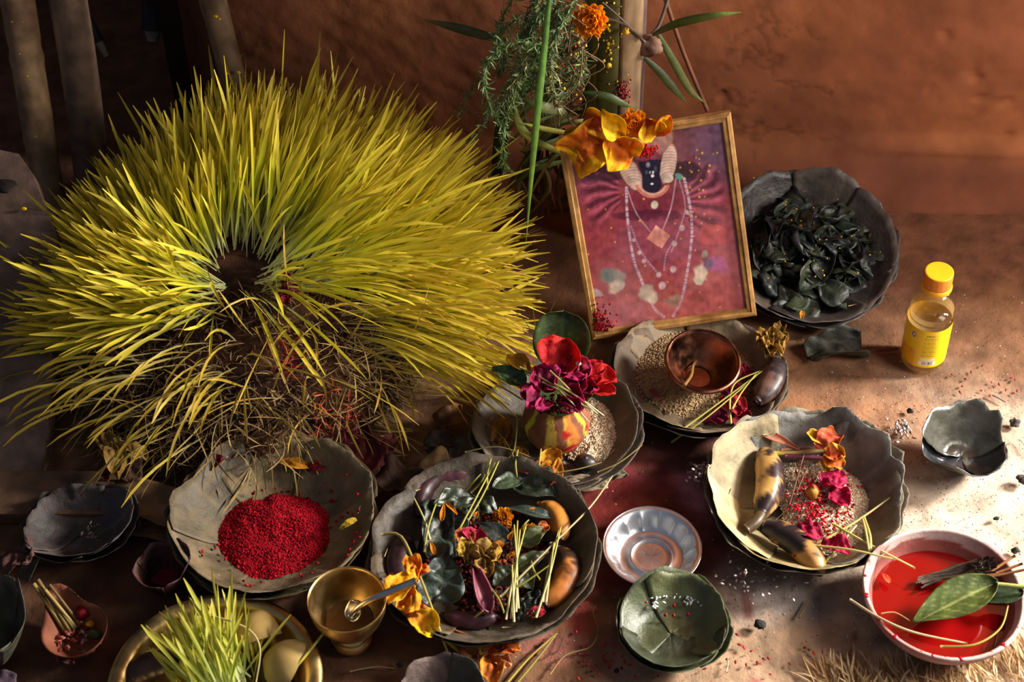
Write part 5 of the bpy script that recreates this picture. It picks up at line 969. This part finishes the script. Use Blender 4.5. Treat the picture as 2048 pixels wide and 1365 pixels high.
marigold('marigold', 'small orange marigold scrap at the right of the centre plate', P(1062, 1068, .040), (0, -.3, 1), .0115, 9, ('b86a14', 'd0861e', '9a5010'))
petal('orange-red petal on the right of the centre plate', (1080, 1065), (1095, 1048), 26, .05, .054, 'c05a2a', 'd0702e', 345)
petal('bright red wet petal at the front of the centre plate', (1055, 1235), (1090, 1222), 26, .034, .036, 'a8142a', 'c02a38', 346)
GB = [((1012, 1240), (1052, 1050)), ((1022, 1238), (1040, 1060)), ((1032, 1225), (1028, 1050)), ((1037, 1218), (1035, 1042)), ((1028, 1245), (1024, 1130)), ((1072, 1236), (1122, 1052)), ((1086, 1205), (1118, 1060)), ((1092, 1205), (1108, 1085)), ((860, 1080), (828, 997)), ((848, 1105), (872, 1008)), ((905, 1085), (990, 925)), ((925, 1060), (998, 922)), ((975, 980), (982, 918)), ((932, 980), (962, 948)), ((942, 985), (970, 950)), ((1034, 955), (1036, 900)), ((1075, 960), (1082, 898)), ((980, 1175), (1008, 1226)), ((1062, 1120), (1080, 1160)), ((950, 1235), (966, 1222)), ((1000, 1195), (1100, 1130)), ((1045, 1062), (1058, 1040))]
for k, (a, b) in enumerate(GB): straw('cut pale grass blade sticking out of the centre plate', [(*a, .044), ((a[0] + b[0]) / 2 + (k % 3 - 1) * 4, (a[1] + b[1]) / 2, .056), (*b, .058 + .004 * (k % 3))], .0029, 'd8cfa0' if k < 9 else 'b8ac5a', 'b5b04a', group='cut grass blades in the centre plate')
straw('long straw reaching from the centre plate to the pot plate', [(1000, 1195, .05), (1110, 1085, .06), (1180, 1015, .055), (1225, 952, .05)], .003, 'c0b080', 'c9b98a')
straw('long pale grass blade bent over the left of the centre plate to the floor', [(762, 1070, .05), (800, 1072, .056), (830, 1130, .064), (872, 1240, .05), (910, 1350, .012), (925, 1400, .004)], .004, 'a08f5a', 'c9c25a')
root = thing('canna_flower', 'bright yellow and orange canna flower on the left rim of the centre plate', 'flower', P(830, 1190, .04))
for k, (p0, p1, w_, m_, e_) in enumerate((((832, 1170), (822, 1118), 40, 'f07c1c', 'ffc420'), ((828, 1160), (776, 1205), 56, 'ffb41e', 'ffd024'), ((838, 1160), (846, 1130), 26, 'd85a18', 'e08a1c'), ((825, 1175), (810, 1228), 50, 'e08a18', 'f2b41c'), ((815, 1235), (872, 1268), 46, 'e0981a', 'f5cc14'), ((810, 1225), (860, 1222), 34, 'c8502a', 'e0901c'), ((790, 1170), (776, 1150), 18, 'b8451a', 'd0701c'))): petal(None, p0, p1, w_, .062 if k < 4 else .055, .064 if k < 4 else .045, m_, e_, 350 + k, root, crump=.16, w=.6, tipw=.5)

# --- H: rice grains in the green cup; E/G/I bits
r = RG(361); pts = []
for a, b, s_, n in ((1400, 1195, 8, 46), (1372, 1200, 7, 12), (1308, 1210, 3, 8), (1330, 1196, 12, 8), (1385, 1190, 16, 8), (1350, 1182, 3, 5)): pts += [P(x, y, .022) for x, y in zip(r.normal(a, s_, n), r.normal(b, s_ * .9, n))]
grains(pts, .0062, .0026, [C('e6e8e4'), C('d0d8d8')], 3).mk('rice_grains', 'grain', None, label='white rice grains scattered in the green leaf cup', cat='rice', kind='stuff')
for a, b in ((1292, 1206), (1348, 1212), (1347, 1232), (1331, 1231), (1376, 1230), (1410, 1298)): 
    V, Fc = blobmesh(P(a, b, .018), .0022, a, .1, 2, 8, (1, .8, 1.3)); mk('red_grain', V, Fc, 'grain', None, col=C('b01c28'), label='red-dyed rice grain in the green leaf cup', cat='grain', group='red grains in the green leaf cup')
pts = [P(x, y, .022) for x, y in zip(r.normal(182, 9, 26), r.normal(1070, 9, 26))]; grains(pts, .007, .0026, [C('7a6a58'), C('8a7a66')], 5).mk('rice_grains', 'grain', None, label='dull rice grains in the very dark leaf bowl', cat='rice', kind='stuff')
V, Fc, cc = sheet(P(295, 1135, .012), P(362, 1140, .012), .045, 'round', cup=0, bend=0, crump=.02, seed=2, cf=C('7a1428')); mk('red_paste', V, Fc, 'powder', None, col=cc, label='dark red paste in the small stained leaf cup', cat='paste')

# --- A: pile of dark leaves
r = RG(371)
for k in range(115):
    u, v = r.normal(0, .42, 2)
    if math.hypot(u, v) > .8: u, v = u * .5, v * .5
    h_ = .012 + .040 * max(0, 1 - math.hypot(u, v) / .85) * r.uniform(.5, 1); c0 = at_A(u, v, h_); a = r.uniform(0, 6.28); L0 = r.uniform(.030, .054); d = np.array([math.cos(a), math.sin(a), r.uniform(-.3, .5)]) * L0 / 2
    V, Fc, cc = sheet(c0 - d, c0 + d, L0 * r.uniform(.5, .75), 'leaf', 9, 11, cup=r.uniform(-.2, .4), bend=r.uniform(-.1, .25), crump=.14, seed=380 + k, roll=r.uniform(-.8, .8), cf=vein_cf(C(('232c22', '2c3628', '1b2120', '3a4430', '20282c')[k % 5]), C('4a5540')))
    mk('dark_leaf', V, Fc, 'leaf_gloss', None, col=cc, solid=.0004, label='crumpled dark green leaf in the heap on the plate behind the picture', cat='leaf', group='heap of dark leaves behind the picture')
pts = [at_A(*r.normal(0, .3, 2), .05) for _ in range(34)]; grains(pts, .004, .0026, [C('d8a838'), C('c88a30'), C('e0c050')], 8, .3).mk('yellow_specks', 'grain', None, label='yellow grains sprinkled on the heap of dark leaves', cat='grains', kind='stuff')
petal('small orange petal on the front of the dark leaf heap', (1603, 638), (1605, 622), 9, .05, .056, 'c8861e', 'd8962a', 470)
# ------------------------------------------------------------------ brass dish contents
r = RG(501); n = 190; c0 = P(432, 1400, .02)
root = thing('cut_seedlings', 'bunch of pale yellow-green cut seedlings lying in the brass dish', 'seedlings', c0)
a = r.normal(0, .26, n); sp = np.stack([np.sin(a) * 1.0 - .36, np.cos(a) * .75, .42 + .25 * r.normal(size=n)], -1); base = c0 + np.stack([r.normal(0.01, .016, n), r.normal(0, .018, n), r.uniform(.0, .03, n)], -1)
G, t = blades(base, sp + r.normal(size=(n, 3)) * .08, r.uniform(.05, .108, n), r.uniform(.0030, .0046, n), r.uniform(0, .35, n), 502)
cc = blade_cols(n, t, 503, C('dfe6b0'), (C('b5c858'), C('c6cc50')), C('d2c44a')); plant_blades(root, G, cc, 190)
root2 = thing('cut_seedlings', 'second small tuft of yellow seedling tips behind the bunch in the brass dish', 'seedlings', P(470, 1360, .02)); n = 34; base = P(470, 1362, .02) + r.normal(size=(n, 3)) * np.array([.02, .014, .004])
G, t = blades(base, np.stack([r.normal(-.2, .15, n), .5 + 0 * r.normal(0, .2, n), .6 + r.normal(0, .15, n)], -1), r.uniform(.03, .075, n), r.uniform(.0024, .0036, n), r.uniform(0, .3, n), 504); cc = blade_cols(n, t, 505, C('cfc890'), (C('b0a83c'), C('c2b23e')), C('cdb446')); plant_blades(root2, G, cc, n)
def apple(label, p, z, yaw, pitch, R, ln=2.0):
    """quarter wedge of fruit: rounded skin and two cut faces"""
    A_, W2 = np.meshgrid(np.linspace(-.75, .75, 15), np.linspace(0, np.pi, 19), indexing='ij'); V = np.stack([R * np.sin(W2) * np.cos(A_), R * np.sin(W2) * np.sin(A_), R * np.cos(W2)], -1) * (1 + .02 * nz(np.stack([A_, W2, 0 * A_], -1), 2, 3, 2))[..., None]
    cs, sn = math.cos(yaw), math.sin(yaw); Rz = np.array([[cs, -sn, 0], [sn, cs, 0], [0, 0, 1]]); M_ = Rz @ rotm(0, pitch); root = thing('apple_slice', label, 'fruit slice', P(*p, 0)); o = P(*p, z)
    mk('skin', V.reshape(-1, 3) @ M_.T + o, gridF(15, 19), 'fruit', root, col=C('b89a5c'))
    for s_ in (0, -1):
        e = V[s_]; rows = np.stack([e * f for f in (1, .66, .33, .02)], 0); rows[1:, :, 2] = e[:, 2] * np.array([.99, .97, .95])[:, None]; cc = np.repeat(mixc(C('d8be84'), C('c0a066'), np.linspace(0, 1, 4))[:, None], 19, 1)
        mk('flesh', rows.reshape(-1, 3) @ M_.T + o, gridF(4, 19), 'fruit', root, col=cc.reshape(-1, 3))
apple('larger wedge of pale fruit beside the seedlings in the brass dish', (528, 1284), .024, 2.9, -.75, .036)
apple('smaller wedge of pale fruit near the right rim of the brass dish', (585, 1334), .024, -2.4, -.75, .034)
sc = S(300, 1340, .03)
banana('dark brown banana at the left inside the brass dish', P(252, 1372, .030), P(360, 1330, .030), (-.3, .9, 0), .012, 30 * sc, ('3a2420', '241614', '4a2e28'), 511, spots=.2)
banana('dark purple banana under the fruit wedges in the brass dish', P(480, 1330, .022), P(570, 1385, .024), (.3, .9, 0), .010, 26 * sc, ('33201f', '221414', '40282a'), 512, spots=.2)
straw('long pale curved stem arching out of the seedlings in the brass dish', [(395, 1228, .07), (450, 1240, .075), (500, 1262, .07), (520, 1300, .06), (512, 1365, .04)], .003, 'd6c890', 'c0b07a')
straw('yellow grass blade resting on the right rim of the brass dish', [(560, 1368, .03), (600, 1325, .052), (655, 1258, .055)], .005, 'c2b446', 'd8cc5a', w1=.0025)

# ------------------------------------------------------------------ brush and leaf in the red bowl
b0, R = RB
root = thing('twig_brush', 'dark bristly twig brush lying in the red liquid bowl', 'brush', P(1920, 1150, .04)); r = RG(521)
for k in range(26):
    o = r.normal(0, 1, 2); q = poly([P(1845 + 6 * o[0], 1162 + 5 * o[1], .037), P(1915 + 4 * o[1], 1146 + 7 * o[0], .046), P(1985 + 14 * o[0], 1128 + 9 * o[1], .062)], 8); V, Fc = tube(q, [.0010, .0014, .0016, .0018, .0018, .0018, .0016, .0012], 5); mk('bristle', V, Fc, 'wood', root, col=C(('3a2c22', '2a201a', '4e3a28')[k % 3]))
for k, (x, y) in enumerate(((2045, 1128), (2060, 1138), (2030, 1112))):
    V, Fc = tube(poly([P(1890, 1160, .040), P(1950, 1160, .05), P(x, y, .066)], 14), .0017, 6); mk('twig', V, Fc, 'wood', root, col=C(('8a5a34', '7a4c30', '96683c')[k]))
root = thing('broad_leaf', 'broad green leaf with pale veins half sunk in the red liquid', 'leaf', P(1920, 1200, .04))
V, Fc, cc = sheet(P(1995, 1168, .064), P(1826, 1248, .0375), 84 * S(1900, 1200, .05), 'leaf', 19, 27, cup=.10, bend=.05, crump=.02, seed=5, fold=.06, cf=vein_cf(C('55652e'), C('a8ab68'), C('465226'), 6, .05, .8)); mk('blade', V, Fc, 'leaf_fresh', root, col=cc, solid=.0004)
V, Fc = tube(poly([P(1992, 1169, .064), P(2030, 1173, .066), P(2075, 1178, .068)], 10), .0026, 8); mk('stem', V, Fc, 'stem', root, col=C('98a055'))
leaf('darker green leaf under the broad leaf at the right of the red bowl', (2048, 1185), (1960, 1205), 40, .058, .045, '33442a', '5a6a44', 522)
straw('silvery straw lying across the front rim of the red bowl', [(1700, 1200, .050), (1760, 1237, .058), (1830, 1266, .058), (1935, 1288, .058)], .0036, 'b8a888', 'd8d0a0')
straw('yellow straw curling along the inside of the red bowl', [(1880, 1294, .056), (1950, 1290, .058), (2000, 1258, .056), (2016, 1212, .056)], .0032, '9a8a3a', 'b5a548')
straw('thin straw bent over the left rim of the red bowl', [(1762, 1228, .058), (1790, 1226, .052), (1822, 1244, .040)], .0018, '9a7a4a', 'a88a50')
petal('orange petal floating in the red liquid', (1765, 1148), (1780, 1166), 12, .0375, .038, 'd8401a', 'e0602a', 523, cup=.1, bend=.02)
# ------------------------------------------------------------------ loose things on the floor
V, Fc, cc = sheet(P(1615, 712, .012), P(1728, 690, .014), 62 * .00065, 'rect', 19, 23, cup=.45, bend=.10, crump=.16, seed=8, cf=vein_cf(C('2c2f26'), C('3c4232'))); V = floorz(V, .002)
root = thing('curled_leaf', 'dried dark curled leaf with a long stem on the floor beside the bottle', 'leaf', P(1670, 700, 0)); mk('blade', V, Fc, 'leaf_dry', root, col=cc, solid=.0005)
V, Fc = tube(pp([(1722, 702, .010), (1760, 702, .004), (1796, 698, .003)], 10), .0016, 6); mk('stem', V, Fc, 'wood', root, col=C('4a2e20'))
root = thing('canna_flower', 'orange and yellow fallen canna flower on the floor at the bottom centre', 'flower', P(985, 1310, 0))
for k, (p0, p1, w_, m_, e_) in enumerate((((985, 1310), (1038, 1292), 50, 'd86a2a', 'e89a2e'), ((980, 1320), (995, 1362), 46, 'd8782a', 'f0b030'), ((990, 1305), (1010, 1285), 34, 'c85a2a', 'e08a2a'), ((975, 1300), (955, 1290), 26, 'c8a828', 'd8b82a'), ((990, 1325), (1022, 1330), 30, 'e0a890', 'e8a040'))): petal(None, p0, p1, w_, .014, .024, m_, e_, 530 + k, root, crump=.16)
V, Fc, cc = sheet(P(950, 1322, .010), P(900, 1262, .022), .022, 'lance', cup=.4, bend=.05, crump=.04, seed=3, cf=spot_cf(C('b87a4a'), C('8a3a2a'))); mk('sheath', V, Fc, 'petal', root, col=cc, solid=.001)
V, Fc, cc = stalk(pp([(945, 1318, .012), (915, 1300, .012), (893, 1282, .016)], 10), .006, .004, c0='b8a048', c1='c9b850'); mk('stem', V, Fc, 'stem', root, col=cc)
# scraps of brown leaf and dried flowers round the foot of the mound
def scrap(label, p0, p1, wpx, z0, z1, h_, seed, matn='husk', name='dry_leaf', cat='dry leaf', **k):
    k.setdefault('crump', .06); k.setdefault('cup', .12); k.setdefault('bend', .06)
    V, Fc, cc = sheet(P(*p0, z0), P(*p1, z1), wpx * S(*p0, z0), k.pop('kind', 'rect'), 15, 21, seed=seed, cf=spot_cf(C(h_), C(h_) * .6, .4), **k); return mk(name, V, Fc, matn, None, col=cc, solid=.0006, label=label, cat=cat)
scrap('wide tan husk lying behind the very dark leaf bowl', (205, 985), (375, 1035), 84, .008, .012, '8a6a4e', 541)
scrap('lower brown husk between the dark bowl and the crimson plate', (245, 1055), (370, 1075), 50, .006, .006, '735740', 543)
scrap('brown curled leaf edge at the foot of the barley mound', (190, 950), (290, 945), 60, .010, .02, '5a3c30', 544, crump=.15)
root = thing('dried_flower', 'withered tan flower hanging at the lower left of the barley mound', 'flower', P(240, 905, .05))
for k, (p0, p1, w_) in enumerate((((240, 915), (195, 872), 40), ((240, 910), (205, 905), 34), ((250, 905), (300, 915), 30), ((240, 900), (228, 945), 34), ((235, 895), (215, 870), 30))): petal(None, p0, p1, w_, .05, .05, 'a07a40', 'b8924c', 550 + k, root, crump=.25, cup=.35)
for k, (p0, p1, w_, lb) in enumerate((((190, 845), (215, 870), 34, 'dark red petal at the left foot of the barley mound'), ((205, 960), (230, 925), 30, 'maroon petal below the withered tan flower'), ((300, 870), (325, 890), 22, 'small crimson petal among the trailing roots'), ((555, 590), (590, 560), 44, 'crimson petal cluster at the parting of the barley'), ((562, 600), (598, 575), 36, 'red petal folded at the parting of the barley'), ((575, 612), (572, 590), 22, 'little red petal below the barley parting'))):
    zz = .03 if k < 3 else .15; petal(lb, p0, p1, w_, zz, zz + .012, '7a0e24', '981a30', 560 + k, crump=.18)
for k, (p0, p1, w_, h_, lb) in enumerate((((700, 860), (760, 940), 70, '5a1420', 'dark red crumpled petal mass right of the crimson plate'), ((760, 940), (840, 985), 80, '4a3022', 'brown crumpled leaf behind the centre plate'), ((820, 960), (905, 925), 60, '7a5a34', 'tan withered flower behind the dark purple banana'), ((870, 850), (930, 830), 50, '7a4a1c', 'ochre dry petal between the mound and the pot plate'), ((900, 900), (1000, 930), 70, '4a4038', 'grey-brown leaf edge between the pot plate and the centre plate'), ((855, 905), (905, 870), 40, '3c2c20', 'dark brown leaf scrap at the right foot of the mound'), ((745, 905), (790, 880), 40, '5a2018', 'rusty petal scrap at the right foot of the mound'), ((1195, 965), (1250, 945), 30, '6a6250', 'curled leaf edge in front of the pot plate'), ((1120, 975), (1215, 968), 34, '98876a', 'pale curled leaf edge at the front of the pot plate'))):
    scrap(lb, p0, p1, w_, .012, .02, h_, 570 + k, crump=.18)
scrap('pale curled leaf tip poking out below the crimson plate', (385, 1150), (445, 1185), 30, .012, .012, '8a7a60', 590, kind='leaf')
scrap('reddish clay-coloured lump of leaf at the left edge', (15, 1130), (70, 1100), 62, .02, .035, '5a3a34', 591, crump=.2)
scrap('dark green leaf edge beside the reddish lump at the left', (48, 1160), (75, 1105), 30, .01, .03, '45443a', 592)
root = thing('cloth_corner', 'pale purple cloth corner at the bottom left edge', 'cloth', P(5, 1362, 0)); V, Fc, cc = sheet(P(-30, 1372, .01), P(30, 1372, .012), .03, 'rect', cup=.1, bend=.1, crump=.1, seed=4, cf=C('5e4a58')); mk('fold', V, Fc, 'husk', root, col=cc, solid=.002)
# floor strands
FS = [([(700, 1344), (750, 1335), (790, 1338)], 'b0a078', 'short pale strand on the floor left of the bottom leaf cup'), ([(1100, 1350), (1130, 1312), (1180, 1295), (1196, 1262), (1186, 1228), (1192, 1212)], '9a8050', 'long S-curved tan stem on the floor right of the centre plate'), ([(1010, 1372), (1060, 1315), (1116, 1266)], 'b5a548', 'straight yellow straw pointing up from the bottom edge'), ([(1030, 1372), (1075, 1318), (1112, 1270)], '98903e', 'second straw parallel to the straight yellow one at the bottom'), ([(1100, 1310), (1118, 1300), (1132, 1265)], '5a3a2a', 'short dark stem on the floor beside the S-curved stem'), ([(1655, 1372), (1680, 1335), (1703, 1300)], '9a7a48', 'tan stick on the shaded floor near the bottom right'), ([(1598, 1236), (1608, 1218), (1618, 1200)], '9a7e50', 'tiny straw on the floor left of the red bowl'), ([(1452, 1345), (1456, 1330), (1455, 1316)], 'd8c0a0', 'tiny pale sprout on the floor below the green cup'), ([(2020, 885), (2040, 880), (2055, 905)], 'c0b4a0', 'thin pale stem curling beside the shiny leaf bowl'), ([(1985, 790), (2000, 798), (2012, 805)], '9a8a80', 'short grey stick on the floor above the shiny leaf bowl')]
for q_, h_, lb in FS: straw(lb, [(a, b, .003) for a, b in q_], .0032 if 'stick' in lb or 'straw' in lb else .002, h_, h_, 'floor_strand', 'strand')
# charcoal
for k, (x, y, s_, lb) in enumerate(((1520, 1253, .010, 'black charcoal crumb on the floor right of the green cup'), (1820, 824, .007, 'black charcoal crumb on the floor above the ash pile'), (2028, 848, .012, 'dark pebble on the floor right of the shiny leaf bowl'), (2030, 1105, .008, 'small black pellet on the pale floor above the red bowl'), (1992, 1040, .006, 'tiny grey pellet on the pale floor at right'), (2045, 965, .013, 'dark stone at the right edge of the floor'), (800, 1333, .006, 'black crumb on the floor below the centre plate'), (1233, 1345, .005, 'black crumb on the floor left of the green cup'))):
    s_ *= .62; V, Fc = blobmesh(P(x, y, s_ * .4), s_, 600 + k, .35, 2.4, 16, (1, .85, .6)); mk('charcoal_piece', floorz(V), Fc, 'charcoal', None, col=C('1c1716') if 'dark' not in lb else C('3a302c'), label=lb, cat='charcoal', smooth=True)
def ash(label, x, y, s_, n, seed):
    r = RG(seed); pts = [P(x + r.normal(0, s_), y + r.normal(0, s_ * .8), .004 + .008 * r.uniform() * math.exp(-k % 3)) for k in range(n)]; grains(pts, .006, .003, [C('b8aca8'), C('d0c4c0'), C('a0948f'), C('8a7e7c')], seed, .4).mk('ash_pile', 'grain', None, label=label, cat='ash', kind='stuff')
ash('small pile of grey ash flakes above the shiny leaf bowl', 1806, 857, 12, 90, 1); ash('grey ash flakes on the floor left of the grey plate', 1402, 945, 12, 90, 2); ash('spread of pale ash on the floor in front of the grey plate', 1500, 1160, 34, 60, 3)
# fine litter on the floor: nobody could count it
r = RG(700); pts = []; cols = []
N = 1500; X_ = np.concatenate([r.normal(1900, 170, N // 2), r.uniform(1000, 2060, N // 2)]); Y_ = np.concatenate([r.normal(900, 220, N // 2), r.uniform(700, 1380, N // 2)]); m = (Y_ > 560) & (Y_ < 1390) & (X_ < 2100)
g = grains([P(a, b, .0008) for a, b in zip(X_[m], Y_[m])], .003, .0013, [C('e0d2c0'), C('b08868'), C('8a1a24'), C('5a4030'), C('c8b8a8'), C('3a2a24'), C('c02030')], 8, .9); g.mk('floor_litter', 'grain', None, label='fine grains and dust specks scattered over the floor', cat='litter', kind='stuff')
pts = [P(a, b, .0012) for a, b in zip(np.concatenate([r.normal(1980, 40, 16), r.normal(1250, 40, 18), r.uniform(1400, 1640, 20), r.normal(1170, 60, 20)]), np.concatenate([r.normal(770, 18, 16), r.normal(1325, 20, 18), r.uniform(1270, 1350, 20), r.normal(1320, 25, 20)]))]
grains(pts, .0065, .003, [C('a81c28'), C('c02a34'), C('7a141c')], 9, .9).mk('red_grains', 'grain', None, label='red-dyed grains dropped on the bare floor', cat='grains', kind='stuff')
# straw mat edge at the bottom right
r = RG(710); n = 320; x = r.uniform(1640, 2070, n); y = r.uniform(1350, 1400, n) - 30 * sst(1900, 2060, x); base = np.array([P(a, b, .003) for a, b in zip(x, y)])
G, t = blades(base, np.stack([r.normal(-.15, .25, n), r.normal(.8, .3, n), .15 + 0 * x], -1), r.uniform(.02, .05, n), r.uniform(.0014, .003, n), r.uniform(.2, .6, n), 711, nseg=4, curl=.2); ci = np.array([C('c9a878'), C('e0c8a0'), C('a88458')])[r.integers(0, 3, n)]
b = B(); b.add(G.reshape(-1, 3), (blade_faces(5)[None] + (np.arange(n) * 15)[:, None, None]).reshape(-1, 4), np.repeat(ci, 15, 0)); b.mk('straw_mat', 'grass', None, label='frayed pale straw mat edge on the floor at the bottom right', cat='mat', kind='stuff')

# look-alikes are told apart by their place, counted from the left
ORD = ['leftmost', 'second from the left', 'third from the left', 'fourth from the left', 'fifth from the left', 'sixth from the left', 'seventh from the left', 'eighth from the left', 'ninth from the left', 'tenth from the left']
bpy.context.view_layer.update()
grp = {}
for o in list(col0.objects):
    if o.parent is None and 'group' in o and o['group'] != 'heap of dark leaves behind the picture': grp.setdefault((o['group'], o['label']), []).append(o)
for (g, lb), os_ in grp.items():
    if len(os_) < 2: continue
    os_.sort(key=lambda o: proj(np.array(o.location))[0]); n = len(os_)
    for i, o in enumerate(os_):
        if n <= 10: w_ = ORD[i] if i < n - 1 or n < 3 else 'rightmost'
        elif i < 10: w_ = ORD[i]
        elif n - 1 - i < 10: w_ = 'rightmost' if i == n - 1 else ORD[n - 1 - i].replace('left', 'right')
        else: w_ = 'eleventh from the left' if i == 10 else 'eleventh from the right'
        o['label'] = lb + ', ' + w_
